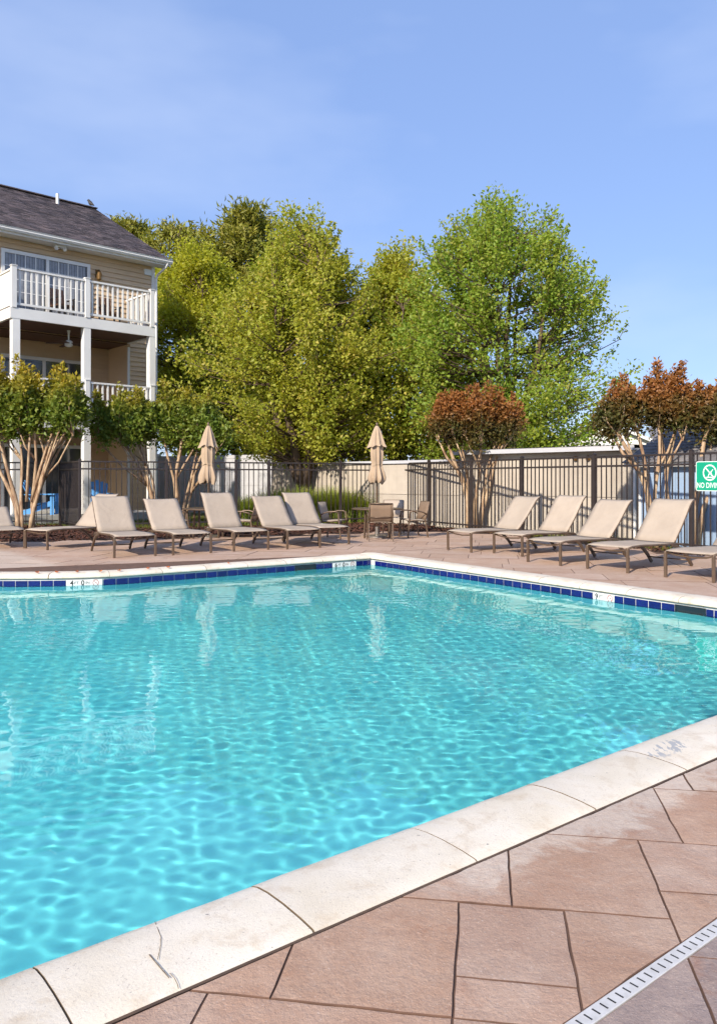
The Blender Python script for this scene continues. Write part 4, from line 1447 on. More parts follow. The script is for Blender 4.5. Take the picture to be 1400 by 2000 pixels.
MB().box(-6.5, -0.6, -1.75, 0.0, -0.055, 0.20).build('porch_slab', 'concrete', bld)
def make_balcony(zf, beam_h, solid_left):
    root = bpy.data.objects.new('balcony', None); COL.objects.link(root); root.parent = bld
    ztop = zf
    MB().box(BX0 - 0.06, BX1 + 0.06, BY - 0.02, BY + 0.06, zf - beam_h, zf).build('fascia_beam', 'white_vinyl', root)
    MB().box(BX0 - 0.06, BX0 + 0.02, BY + 0.06, -0.002, zf - beam_h, zf).build('fascia_beam', 'white_vinyl', root)
    MB().box(BX1 - 0.02, BX1 + 0.06, BY + 0.06, -0.002, zf - beam_h, zf).build('fascia_beam', 'white_vinyl', root)
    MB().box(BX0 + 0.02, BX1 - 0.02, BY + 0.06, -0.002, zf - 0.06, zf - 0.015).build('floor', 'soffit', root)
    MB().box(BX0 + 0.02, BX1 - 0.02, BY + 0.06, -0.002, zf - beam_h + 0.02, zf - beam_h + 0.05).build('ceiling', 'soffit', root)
    # railing
    hr = 1.05
    xm = (BX0 + BX1) / 2
    for (x, y) in ((BX0 + 0.04, BY + 0.02), (xm, BY + 0.02), (BX1 - 0.04, BY + 0.02)):
        mb = MB(); mb.box(x - 0.065, x + 0.065, y - 0.06, y + 0.06, zf + 0.001, zf + hr + 0.06)
        p = mb.build('railing_post', 'white_vinyl', root)
        MB().box(x - 0.08, x + 0.08, y - 0.075, y + 0.075, zf + hr + 0.061, zf + hr + 0.085).build('post_cap', 'white_vinyl', root)
    def rails(a, b):
        MB().bar((a[0], a[1], zf + hr), (b[0], b[1], zf + hr), 0.085, 0.05).build('top_rail', 'white_vinyl', root)
        MB().bar((a[0], a[1], zf + 0.11), (b[0], b[1], zf + 0.11), 0.05, 0.06).build('bottom_rail', 'white_vinyl', root)
    bal = MB().box(-0.021, 0.021, -0.021, 0.021, zf + 0.14, zf + hr - 0.025).mesh('baluster'); bal.materials.append(M['white_vinyl'])
    for (x0, x1) in ((BX0 + 0.11, xm - 0.065), (xm + 0.065, BX1 - 0.11)):
        rails((x0, BY + 0.02), (x1, BY + 0.02))
        n = 12
        for i in range(n):
            child_mesh(bal, 'baluster', root, (x0 + (x1 - x0) * (i + 0.6) / (n + 0.2), BY + 0.02, 0))
    for x in (BX0 + 0.04, BX1 - 0.04):
        rails((x, BY + 0.08), (x, -0.03))
        if solid_left and x < -3:
            MB().box(x - 0.012, x + 0.012, BY + 0.08, -0.03, zf + 0.142, zf + hr - 0.026).build('privacy_panel', 'white_vinyl', root)
        else:
            for i in range(9):
                child_mesh(bal, 'baluster', root, (x, BY + 0.08 + (1.54) * (i + 0.7) / 9.4, 0))
    return root
make_balcony(5.78, 0.29, True)
make_balcony(2.89, 0.29, False)
for x in (BX0 + 0.10, (BX0 + BX1) / 2, BX1 - 0.03):
    MB().box(x - 0.10, x + 0.10, BY - 0.012, BY + 0.188, 2.892, 5.488).build('column', 'white_vinyl', bld)
    MB().box(x - 0.10, x + 0.10, BY - 0.012, BY + 0.188, 0.19, 2.598).build('column', 'white_vinyl', bld)
# wall lantern, utility box
mb = MB(); mb.lathe([(0.03, 7.28), (0.07, 7.33), (0.085, 7.50), (0.05, 7.58), (0.015, 7.62)], 10, Matrix.Translation((-1.95, -0.15, 0))); mb.bar((-1.95, -0.15, 7.62), (-1.95, 0.0, 7.62), 0.025, 0.025); mb.box(-2.0, -1.90, -0.02, 0.01, 7.40, 7.66)
mb.build('wall_lantern', 'brass', bld)
MB().box(-0.36, -0.12, -0.05, 0.01, 7.78, 7.96).build('utility_box', 'white_plastic', bld)
# ceiling fan under the top balcony
fan = bpy.data.objects.new('ceiling_fan', None); COL.objects.link(fan); fan.parent = bld
MB().lathe([(0.05, 5.50), (0.03, 5.40), (0.02, 5.22)], 10, Matrix.Translation((-3.2, -0.85, 0))).build('downrod', 'white_plastic', fan)
MB().lathe([(0.05, 5.02), (0.11, 5.06), (0.11, 5.18), (0.05, 5.22)], 14, Matrix.Translation((-3.2, -0.85, 0))).build('motor', 'white_plastic', fan)
for k in range(5):
    a = R(72 * k + 15)
    MB().bar((-3.2 + 0.12 * math.cos(a), -0.85 + 0.12 * math.sin(a), 5.12), (-3.2 + 0.62 * math.cos(a), -0.85 + 0.62 * math.sin(a), 5.10), 0.13, 0.012).build('blade', 'dark_wood', fan)

# balcony chairs (things of their own)
def bl_world(x, y):
    c, s_ = math.cos(B_ANG), math.sin(B_ANG)
    return (BL.x + x * c - y * s_, BL.y + x * s_ + y * c)
def wood_chair(x, y, z, face, label):
    wx, wy = bl_world(x, y)
    root = thing('balcony_chair', label, 'chair', (wx, wy, z), B_ANG + R(face), 'wooden chairs on the top balcony')
    MB().box(-0.24, 0.24, -0.25, 0.25, 0.40, 0.45).build('seat', 'dark_wood', root)
    for k in range(5):
        y0 = -0.24 + k * 0.10
        MB().bar((-0.24, y0 + 0.04, 0.45), (-0.33, y0 + 0.04, 0.98), 0.08, 0.02, (1, 0, 0)).build('back_slat', 'dark_wood', root)
    for (a, b) in ((-0.22, -0.23), (-0.22, 0.23), (0.22, -0.23), (0.22, 0.23)):
        MB().bar((a, b, 0.0), (a, b, 0.40 if a < 0 else 0.62), 0.045, 0.045).build('leg', 'black_metal', root)
    for s_ in (-1, 1):
        MB().bar((-0.27, s_ * 0.26, 0.63), (0.26, s_ * 0.26, 0.64), 0.06, 0.025).build('armrest', 'black_metal', root)
wood_chair(-3.35, -0.75, 5.765, -80, 'brown slatted chair on the top balcony behind the left railing bay')
wood_chair(-1.85, -0.65, 5.765, -95, 'brown slatted chair on the top balcony behind the right railing bay')

# bird on the ridge
bx, by = bl_world(0.10, 4.98)
bird = thing('bird', 'small dark bird perched on the end of the shingle ridge', 'bird', (bx, by, rz0 + rise + 0.045), R(150))
mb = MB(); mb.tube([(-0.20, 0, 0.02), (-0.10, 0, 0.08), (0.0, 0, 0.14), (0.07, 0, 0.22), (0.10, 0, 0.27), (0.135, 0, 0.27), (0.18, 0, 0.262)], [0.012, 0.045, 0.075, 0.055, 0.042, 0.034, 0.004], 10)
mb.tube([(0.0, 0.02, 0.08), (0.0, 0.02, 0.0)], 0.008, 6); mb.tube([(0.0, -0.02, 0.08), (0.0, -0.02, 0.0)], 0.008, 6)
mb.build('body', 'bird', bird, smooth=True)

# blue adirondack chairs on the porch
def adirondack(x, y, face, label):
    wx, wy = bl_world(x, y)
    root = thing('adirondack_chair', label, 'chair', (wx, wy, 0.20), B_ANG + R(face), 'blue porch chairs')
    for k in range(5):
        y0 = -0.24 + k * 0.12; h = 0.86 + 0.05 * (2 - abs(k - 2))
        MB().bar((-0.18, y0 * 0.85, 0.26), (-0.45, y0 * 1.1, h), 0.10, 0.02, (1, 0, 0)).build('back_slat', 'blue_plastic', root)
    for k in range(5):
        x0 = -0.16 + k * 0.11
        MB().bar((x0, -0.26, 0.27 + k * 0.022), (x0, 0.26, 0.27 + k * 0.022), 0.10, 0.02).build('seat_slat', 'blue_plastic', root)
    for s_ in (-1, 1):
        MB().bar((0.34, s_ * 0.29, 0.0), (0.34, s_ * 0.29, 0.55), 0.04, 0.10, (1, 0, 0)).build('front_leg', 'blue_plastic', root)
        MB().bar((0.40, s_ * 0.25, 0.34), (-0.50, s_ * 0.25, 0.03), 0.035, 0.12).build('rear_leg', 'blue_plastic', root)
        MB().bar((0.42, s_ * 0.32, 0.565), (-0.38, s_ * 0.30, 0.56), 0.13, 0.024).build('armrest', 'blue_plastic', root)
    MB().bar((-0.345, -0.30, 0.50), (-0.345, 0.30, 0.50), 0.05, 0.03).build('back_brace', 'blue_plastic', root)
adirondack(-4.05, -1.05, -35, 'blue adirondack chair on the porch right of the crape myrtle trunks, seen from the side')
adirondack(-2.25, -0.75, -110, 'blue adirondack chair on the porch beside the middle white column')

# ------------------------------------------------------------------ low cream building, privacy fence, shed, far house
G0 = Vector((5.64, 16.2)); GW = Vector((-0.75, 22.95))
ge = (G0 - GW).normalized(); G1 = GW + ge * 4.7; gl = (G0 - G1).length; GW = G1 - ge * 7.6; WL = 7.58
gw = thing('garden_wall', 'low cream garden wall with a white cap behind the far fence corner', 'wall', (GW.x, GW.y, -0.06), math.atan2(ge.y, ge.x))
MB().box(0, WL, 0.03, 0.18, 0, 1.66).build('core', 'cream', gw)
x = 0.0
while x < WL - 0.05:
    x1 = min(x + 1.17, WL)
    MB().box(x + 0.003, x1 - 0.003, 0.004, 0.029, 0.02, 0.84).build('panel', 'cream', gw); MB().box(x + 0.003, x1 - 0.003, 0.004, 0.029, 0.852, 1.645).build('panel', 'cream', gw); x = x1
MB().box(-0.05, WL + 0.01, -0.05, 0.25, 1.661, 1.74).build('cap', 'vinyl_grey', gw)
gar = thing('cream_building', 'long low cream panelled building with white eave behind the right fence', 'building', (G1.x, G1.y, 0), math.atan2(ge.y, ge.x))
GH = 1.80
MB().box(0, gl, 0.03, 3.0, -0.06, GH).build('wall', 'cream', gar)
for (z0, z1) in ((-0.02, 0.80), (0.812, GH - 0.02)):
    x = 0.0
    while x < gl - 0.05:
        x1 = min(x + 1.22, gl)
        MB().box(x + 0.003, x1 - 0.003, 0.0, 0.029, z0, z1).build('panel', 'cream', gar)
        x = x1
MB().box(-0.1, gl + 0.1, -0.22, 0.028, GH - 0.018, GH + 0.02).build('soffit', 'vinyl_grey', gar)
MB().box(-0.1, gl + 0.1, -0.25, -0.221, GH - 0.02, GH + 0.09).build('fascia', 'vinyl_grey', gar)
mb = MB(); mb.add([(-0.12, -0.27, GH + 0.09), (gl + 0.12, -0.27, GH + 0.09), (gl + 0.12, 1.6, GH + 0.11), (-0.12, 1.6, GH + 0.11), (-0.12, 3.3, GH + 0.10), (gl + 0.12, 3.3, GH + 0.10)],
                  [(0, 1, 2, 3), (3, 2, 5, 4)])
mb.build('roof', 'vinyl_grey', gar)
for xx in (gl - 1.35, gl - 1.05):
    mb = MB(); mb.lathe([(0.02, 0.0), (0.055, 0.01), (0.06, 0.05), (0.03, 0.09)], 10, Matrix.Translation((xx, -0.0, GH - 0.16)) @ Matrix.Rotation(R(90), 4, 'X'))
    mb.build('wall_lamp', 'brass', gar)
MB().box(gl - 0.06, gl + 0.012, -0.012, 0.03, -0.02, GH - 0.02).build('corner_trim', 'white_vinyl', gar)

def vinyl_fence(p0, p1, h, label):
    p0 = Vector(p0); p1 = Vector(p1); e = (p1 - p0).normalized(); ln = (p1 - p0).length
    root = thing('privacy_fence', label, 'fence', (p0.x, p0.y, -0.06), math.atan2(e.y, e.x))
    n = max(1, round(ln / 2.2)); w = ln / n
    for i in range(n + 1):
        p = MB().box(i * w - 0.065, i * w + 0.065, -0.065, 0.065, 0, h + 0.04).build('post', 'vinyl_grey', root)
        MB().box(i * w - 0.085, i * w + 0.085, -0.085, 0.085, h + 0.041, h + 0.075).build('post_cap', 'vinyl_grey', root)
    for i in range(n):
        x0 = i * w + 0.065; x1 = (i + 1) * w - 0.065
        for z in (0.10, h * 0.52, h - 0.07):
            MB().box(x0, x1, -0.026, 0.026, z - 0.06, z + 0.06).build('rail', 'vinyl_grey', root)
        k = int((x1 - x0) / 0.28); pw = (x1 - x0) / k
        for j in range(k):
            MB().box(x0 + j * pw + 0.003, x0 + (j + 1) * pw - 0.003, -0.012, 0.012, 0.16, h - 0.13).build('plank', 'vinyl_grey', root)
    return root
vinyl_fence((-9.6, 30.4), (-0.9, 26.2), 2.10, 'tall white privacy fence behind the big trees and ornamental grass')

S0 = Vector((5.28, 15.0)); se = Vector((0.50, -0.866)).normalized()
shed = thing('blue_shed', 'pale blue shed of vertical boards with grey roof behind the right crape myrtle', 'shed', (S0.x, S0.y, -0.06), math.atan2(se.y, se.x))
SW, SH = 3.4, 1.50
MB().box(0, SW, 0.02, 2.6, 0, SH).build('wall', 'shed_blue', shed)
x = 0.07; k = 0
while x < SW:
    x1 = min(x + 0.19, SW)
    MB().box(x + 0.004, x1 - 0.004, 0.0, 0.019, 0.02, SH - 0.02).build('board', 'shed_blue', shed); x = x1
MB().box(-0.012, 0.066, -0.012, 0.02, 0.0, SH - 0.021).build('corner_trim', 'white_vinyl', shed)
MB().box(-0.012, -0.0005, 0.02, 0.12, 0.0, SH - 0.021).build('corner_trim', 'white_vinyl', shed)
MB().box(-0.2, SW + 0.2, -0.16, 0.0, SH - 0.02, SH + 0.055).build('fascia', 'white_vinyl', shed)
mb = MB(); rr = random.Random(8)
for i in range(14):
    xx = -0.22
    while xx < SW + 0.2:
        w = rr.uniform(0.2, 0.4)
        y0 = -0.20 + i * 0.115; y1 = y0 + 0.13; z0 = SH + 0.062 + i * 0.062; z1 = z0 + 0.068
        mb.add([(xx, y0, z0 + 0.012), (xx + w - 0.005, y0, z0 + 0.012), (xx + w - 0.005, y1, z1 + 0.002), (xx, y1, z1 + 0.002), (xx, y0, z0), (xx + w - 0.005, y0, z0)], [(0, 1, 2, 3), (4, 5, 1, 0)])
        xx += w
rf = MB().add([(-0.22, -0.20, SH + 0.055), (SW + 0.22, -0.20, SH + 0.055), (SW + 0.22, 1.35, SH + 0.90), (-0.22, 1.35, SH + 0.90), (-0.22, 2.9, SH + 0.05), (SW + 0.22, 2.9, SH + 0.05)],
              [(0, 1, 2, 3), (3, 2, 5, 4), (0, 3, 4), (1, 5, 2)]).build('roof', 'roof_grey', shed)
tag(mb.build('shingles', 'roof_grey', rf), kind='stuff')

hx, hy = (1178 - 700) * 40 / 1550, 40.0
house = thing('far_house', 'distant white gabled house roof showing beyond the low cream building', 'house', (hx, hy, -0.06), R(-12))
mb = MB(); mb.box(-2.6, 14, 0, 8, 0, 3.0); mb.add([(-2.6, 0, 3.0), (2.6, 0, 3.0), (0, 0, 4.15), (-2.6, 8, 3.0), (2.6, 8, 3.0), (0, 8, 4.15)], [(0, 1, 2), (5, 4, 3)])
mb.build('wall', 'white_vinyl', house)
for s_ in (-1, 1):
    mb = MB(); mb.add([(s_ * 2.9, -0.3, 2.87), (0, -0.3, 4.16), (0, 8.3, 4.16), (s_ * 2.9, 8.3, 2.87), (s_ * 2.9, -0.3, 2.97), (0, -0.3, 4.27), (0, 8.3, 4.27), (s_ * 2.9, 8.3, 2.97)],
                      [(0, 1, 2, 3), (7, 6, 5, 4), (0, 4, 5, 1), (2, 6, 7, 3), (3, 7, 4, 0)])
    mb.build('roof_slope', 'roof_grey', house)
    MB().bar((s_ * 2.92, -0.33, 2.86), (0, -0.33, 4.16), 0.03, 0.16).build('rake_board', 'white_vinyl', house)
MB().add([(2.6, 1.0, 3.0), (14.2, 1.0, 3.0), (14.2, 4.4, 4.1), (2.6, 4.4, 4.1)], [(0, 1, 2, 3)]).build('wing_roof', 'roof_grey', house)
MB().box(2.7, 14.2, 0.9, 1.0, 2.8, 3.0).build('fascia', 'white_vinyl', house)
#SECTION3
# ------------------------------------------------------------------ planting beds
mulch_poly = [(-11.5, 13.35), (-8.2, 14.45), (-4.5, 15.75), (-1, 17.15), (1.2, 18.12), (1.9, 18.12), (2.82, 17.38), (5.38, 12.2), (5.62, 12.35), (1.35, 20.9), (0.84, 21.75), (-6.5, 18.55), (-7.8, 20.5), (-12.5, 18.4)]
t = tessellate_polygon([[Vector((p[0], p[1], 0)) for p in mulch_poly]])
mb = MB(); fs = []
for q in t:
    a, b, c = (Vector(mulch_poly[i]) for i in q)
    fs.append(tuple(q) if (b - a).cross(c - a) > 0 else (q[0], q[2], q[1]))
mb.add([(p[0], p[1], -0.012) for p in mulch_poly], fs)
bed = tag(mb.build('mulch_bed', 'soil'), kind='structure')
rs = np.random.RandomState(3)
MPOLY = [Vector(p) for p in mulch_poly]
def scatter(poly, n, lo, hi):
    out = []
    while sum(len(o) for o in out) < n:
        p = rs.rand(n * 2, 2) * (np.array(hi) - np.array(lo)) + np.array(lo)
        out.append(p[in_poly_np(poly, p[:, 0], p[:, 1])])
    return np.concatenate(out)[:n]
def quads(C, U, W, lift=None):
    """C centres, U half length vec, W half width vec -> folded diamond leaves"""
    n = len(C)
    if lift is None: lift = np.zeros_like(C)
    V = np.stack([C - U, C - 0.15 * U + W + lift, C + U, C - 0.15 * U - W + lift], 1).reshape(-1, 3)
    k = np.arange(n)[:, None] * 4
    F = np.concatenate([np.concatenate([k, k + 2, k + 1], 1)[:, None], np.concatenate([k, k + 3, k + 2], 1)[:, None]], 1).reshape(-1, 3)
    return V, F
def unit(a):
    return a / np.maximum(np.linalg.norm(a, axis=-1, keepdims=True), 1e-9)
P2 = scatter(MPOLY, 16000, (-9.5, 12.1), (5.7, 21.8))
C = np.stack([P2[:, 0], P2[:, 1], rs.rand(len(P2)) * 0.035], 1)
an = rs.rand(len(P2)) * 6.283; ln = 0.02 + 0.04 * rs.rand(len(P2))
U = np.stack([np.cos(an) * ln, np.sin(an) * ln, (rs.rand(len(P2)) - 0.5) * 0.04], 1)
W = np.stack([-np.sin(an) * ln * 0.4, np.cos(an) * ln * 0.4, (rs.rand(len(P2)) - 0.5) * 0.02], 1)
V, F = quads(C, U, W)
tag(np_mesh('mulch_chips', V, F, 'mulch', bed), kind='stuff')
# lawn blades beyond the fence
lawn_poly = [Vector(p) for p in [(-12.5, 18.6), (-7.8, 20.7), (-6.5, 18.8), (0.7, 21.9), (1.3, 21.0), (5.3, 13.2), (5.6, 14.0), (5.6, 16.1), (-0.8, 23.0), (-1.5, 25), (-6, 26), (-12, 21.0)]]
P2 = scatter(lawn_poly, 26000, (-12.5, 13), (5.7, 26))
C = np.stack([P2[:, 0], P2[:, 1], np.full(len(P2), -0.06)], 1)
hgt = 0.05 + 0.06 * rs.rand(len(P2)); an = rs.rand(len(P2)) * 6.283
tip = C + np.stack([rs.randn(len(P2)) * 0.025, rs.randn(len(P2)) * 0.025, hgt], 1)
wv = np.stack([np.cos(an) * 0.006, np.sin(an) * 0.006, np.zeros(len(P2))], 1)
V = np.stack([C - wv, C + wv, tip], 1).reshape(-1, 3); F = np.arange(len(V)).reshape(-1, 3)
tag(np_mesh('lawn_grass', V, F, 'lawn_blade'), label='short green lawn grass beyond the fence', kind='stuff')

# ------------------------------------------------------------------ trees
def leaf_cloud(C, D, size, rnd, aspect=0.62, up_bias=0.5, droop=0.0):
    """C leaf centres, D preferred growing direction; returns V,F"""
    n = len(C)
    U = unit(D + rnd.randn(n, 3) * 0.65 + np.array([0, 0, -droop]))
    Nn = unit(rnd.randn(n, 3) * 0.75 + np.array([0, 0, up_bias]) + np.array([-0.15, -0.35, 0]))
    W = unit(np.cross(U, Nn))
    Nn = np.cross(W, U)
    s = size * (0.65 + 0.7 * rnd.rand(n, 1))
    return quads(C, U * s * 0.5, W * s * 0.5 * aspect, Nn * s * 0.10)

def tube_np(P, r, seg=6):
    mb = MB(); mb.tube(P, r, seg); return mb

def curve_pts(a, b, sag, n=5, rnd=None, wob=0.0):
    a = Vector(a); b = Vector(b); out = []
    for i in range(n):
        t_ = i / (n - 1)
        p = a.lerp(b, t_)
        p.z += sag * math.sin(math.pi * t_)
        if rnd is not None and 0 < i < n - 1:
            p += Vector((rnd.uniform(-wob, wob), rnd.uniform(-wob, wob), rnd.uniform(-wob, wob) * 0.5))
        out.append(p)
    return out

def broad_tree(name, label, base, height, crown_z, radius, profile, nclus, nleaf, leaf, mat, seed, trunk_r=0.14, forks=4, fork_z=0.6,
               clus_len=0.75, clus_w=0.25, upright=0.8, squash_y=0.9, lean=(0, 0), group=None, bark='bark', gap=0.0, shoots=40, lobes=0.20):
    """profile(h) -> relative radius at relative crown height"""
    rnd = random.Random(seed); nr = np.random.RandomState(seed)
    root = thing(name, label, 'tree', (base[0], base[1], -0.06), 0, group)
    # limbs
    mb = MB(); limbs = []
    top = height
    lead_n = forks
    mb.tube([(0, 0, 0), (0.02, 0, fork_z * 0.5), (0, 0, fork_z + 0.05)], [trunk_r * 1.25, trunk_r, trunk_r * 0.95], 10)
    for k in range(lead_n):
        a = 2 * math.pi * (k + rnd.uniform(-0.25, 0.25)) / lead_n
        spread = radius * rnd.uniform(0.25, 0.55) if k else radius * 0.08
        zt = crown_z + (top - crown_z) * (rnd.uniform(0.62, 0.85) if k else 0.93)
        tip = Vector((spread * math.cos(a) + lean[0], spread * math.sin(a) * squash_y + lean[1], zt))
        P = [Vector((0, 0, fork_z - 0.05))]
        for i in range(1, 8):
            t_ = i / 7
            q = Vector((tip.x * t_ ** 0.75, tip.y * t_ ** 0.75, fork_z + (zt - fork_z) * t_))
            q += Vector((rnd.uniform(-1, 1), rnd.uniform(-1, 1), 0)) * 0.10 * (1 - abs(2 * t_ - 1))
            P.append(q)
        rad = [trunk_r * 0.72 * (1 - 0.90 * i / 7) + 0.012 for i in range(8)]
        mb.tube(P, rad, 8)
        limbs.append(P)
    # cluster centres
    cen = []; cdir = []
    tries = 0
    while len(cen) < nclus and tries < nclus * 60:
        tries += 1
        h = rnd.random() ** 0.92
        rr_ = profile(h) * radius
        rho = rr_ * (rnd.random() ** 0.42)
        a = rnd.uniform(0, 2 * math.pi)
        lump = 1 + lobes * math.sin(3 * a + seed + 5 * h) + 0.12 * math.sin(7 * a + 9 * h + seed)
        rho *= lump
        p = Vector((rho * math.cos(a) + lean[0] * h, rho * math.sin(a) * squash_y + lean[1] * h, crown_z + (top - crown_z) * (h + lobes * 0.35 * (h ** 3) * math.sin(2.0 * rho * math.cos(a) + seed))))
        if noise.noise(p * 0.75 + Vector((seed, 0, 0))) < -0.22 + gap * min(1.0, 0.2 + 1.6 * h) and rnd.random() < 0.85:
            continue
        d = Vector((math.cos(a), math.sin(a), 0)) * (0.3 + 0.7 * rho / max(rr_, 0.1)) + Vector((0, 0, upright * (0.5 + h)))
        cen.append(p); cdir.append(d.normalized())
    for i in range(shoots):                     # leading shoots that break the outline
        h = rnd.uniform(0.45, 1.0); a = rnd.uniform(0, 2 * math.pi); rr_ = profile(h) * radius * rnd.uniform(0.92, 1.10)
        p = Vector((rr_ * math.cos(a) + lean[0] * h, rr_ * math.sin(a) * squash_y + lean[1] * h, crown_z + (top - crown_z) * min(h + rnd.uniform(0, 0.04), 1.0)))
        cen.append(p); cdir.append((Vector((math.cos(a) * 0.5, math.sin(a) * 0.5, 1.0))).normalized())
    LC = []; LD = []
    for i, (p, d) in enumerate(zip(cen, cdir)):
        # twig to nearest limb point lower than the cluster
        bestq = None
        for P in limbs:
            for q in P:
                dz = p.z - q.z
                if dz < 0.12 * (p - q).length: continue
                dist = (p - q).length
                if bestq is None or dist < bestq[0]: bestq = (dist, q)
        q = bestq[1] if bestq else limbs[0][2]
        shoot = i >= len(cen) - shoots
        cl = clus_len * rnd.uniform(0.7, 1.2) * (1.15 if shoot else 1.0); cw = clus_w * rnd.uniform(0.7, 1.25) * (0.30 if shoot else 1.0)
        tipp = p + d * cl * 0.55
        if True:
            P = curve_pts(q, p, -0.05 * (p - q).length, 4, rnd, 0.05) + [tipp]
            mb.tube(P, [0.030, 0.022, 0.015, 0.010, 0.004], 5, cap=False)
        m = int(nleaf * rnd.uniform(0.7, 1.3) * (0.45 if shoot else 1.0))
        tt = nr.rand(m, 1) - 0.5
        off = np.clip(nr.randn(m, 3), -1.8, 1.8) * cw * (1.1 - np.abs(tt) * 1.2) * np.array([1, 1, 0.8])
        c_ = np.array(p) + np.array(d) * tt * cl * 1.2 + off
        LC.append(c_); LD.append(unit(np.array(d) * 0.6 + off * 1.6 / max(cw, 0.05)))
    mb.build('trunk', bark, root, smooth=True)
    LC = np.concatenate(LC); LD = np.concatenate(LD)
    V, F = leaf_cloud(LC, LD, leaf, nr)
    np_mesh('crown', V, F, mat, root)
    return root

def W_at(px, Y): return ((px - 700) * Y / 1550.0, Y)
def z_at(py, Y): return CAM_H + (935 - py) * Y / 1550.0

# big maple in the middle: trunk forks low behind the ornamental grass
prof_a = lambda h: (0.62 + 1.25 * h * (1 - h)) * (1 - 0.72 * max(0, h - 0.45) / 0.55) if h < 0.999 else 0.2
broad_tree('maple_tree', 'broad yellow-green maple in the middle, its dark low-forked trunk behind the grass', W_at(592, 23.4), z_at(455, 23.4) + 0.06, z_at(888, 23.4), 3.15, prof_a,
           470, 155, 0.104, 'maple_a', 21, trunk_r=0.20, forks=6, fork_z=0.95, upright=0.9, gap=0.10, lobes=0.28, shoots=70)
prof_b = lambda h: (0.84 + 0.62 * h * (1 - h)) * math.sqrt(max(0.02, 1 - (max(0, h - 0.35) / 0.72) ** 2))
broad_tree('maple_tree', 'tall open green maple right of centre with sky showing through its top', W_at(980, 22.4), z_at(442, 22.4) + 0.06, z_at(903, 22.4), 2.95, prof_b,
           480, 130, 0.100, 'maple_b', 33, trunk_r=0.17, forks=7, fork_z=1.3, upright=1.0, gap=0.20, shoots=80, lobes=0.18)
broad_tree('maple_tree', 'yellow-green maple filling the gap between the two big maples', W_at(778, 25.0), z_at(525, 25.0), z_at(897, 25.0), 2.95, prof_a,
           440, 130, 0.108, 'maple_a', 45, trunk_r=0.15, forks=5, fork_z=1.3, upright=0.9)
broad_tree('locust_tree', 'golden green feathery tree just right of the apartment building', W_at(375, 35), z_at(508, 35), z_at(800, 35), 3.1, lambda h: 0.85 * (1 - 0.55 * max(0, h - 0.5) / 0.5),
           400, 150, 0.13, 'locust', 52, trunk_r=0.16, forks=5, fork_z=2.0, upright=0.3, clus_w=0.42, clus_len=0.8, shoots=20)
broad_tree('shade_tree', 'dark green tree low behind the central maple', W_at(480, 38), z_at(640, 38), z_at(900, 38), 4.6, lambda h: 0.9 * (1 - 0.6 * h),
           260, 95, 0.20, 'maple_c', 58, trunk_r=0.18, forks=5, fork_z=1.5, upright=0.3, clus_w=0.5, shoots=15)
broad_tree('shade_tree', 'small bright tree far behind the right crape myrtles', W_at(1375, 45), z_at(790, 45), z_at(885, 45), 2.6, lambda h: 0.9 * (1 - 0.5 * h),
           90, 80, 0.22, 'locust', 61, trunk_r=0.14, forks=4, fork_z=1.3, upright=0.3, clus_w=0.5, shoots=8)

def pine_tree(label, base, top, bottom, radius, seed, n=120, trunk_r=0.28):
    rnd = random.Random(seed); nr = np.random.RandomState(seed)
    root = thing('pine_tree', label, 'tree', (base[0], base[1], -0.06), 0, 'tall pines behind the apartment building')
    mb = MB(); mb.tube([(0, 0, 0), (0.15, 0, top * 0.35), (0.05, 0.1, top * 0.7), (0, 0, top * 0.98)], [trunk_r, trunk_r * 0.8, trunk_r * 0.5, 0.04], 8)
    LC = []; LD = []
    for i in range(n):
        h = rnd.random() ** 0.8
        z = bottom + (top - bottom) * h
        a = rnd.uniform(0, 6.283)
        r_ = radius * (1.0 - 0.55 * h ** 2) * rnd.uniform(0.35, 1.0) * (1 + 0.3 * math.sin(2 * a + seed))
        p = Vector((r_ * math.cos(a), r_ * math.sin(a), z))
        if noise.noise(p * 0.45 + Vector((seed * 1.7, 0, 0))) < -0.08: continue
        q = Vector((0, 0, max(z - r_ * 0.45, bottom * 0.9)))
        mb.tube(curve_pts(q, p, 0.1, 4, rnd, 0.12), [0.06, 0.045, 0.03, 0.012], 5, cap=False)
        m = 130
        off = nr.randn(m, 3) * np.array([0.48, 0.48, 0.22])
        LC.append(np.array(p) + off); LD.append(unit(off * 0.8 + np.array([math.cos(a) * .3, math.sin(a) * .3, 0.5])))
    mb.build('trunk', 'bark', root, smooth=True)
    LC = np.concatenate(LC); LD = np.concatenate(LD)
    V, F = leaf_cloud(LC, LD, 0.36, nr, aspect=0.28)
    np_mesh('crown', V, F, 'pine', root)
pine_tree('tall pine with a rounded crown right of the apartment roof', W_at(352, 46), z_at(440, 46), z_at(600, 46), 3.0, 71, 150)
pine_tree('tall pine rising highest above the central maple', W_at(492, 46), z_at(418, 46), z_at(640, 46), 2.6, 74, 130)
pine_tree('tall pine half hidden behind the top of the central maple', W_at(600, 48), z_at(455, 48), z_at(640, 48), 2.4, 78, 120)
pine_tree('pine tip peeking over the shingle roof slope', W_at(250, 52), z_at(440, 52), z_at(560, 52), 2.2, 81, 90)

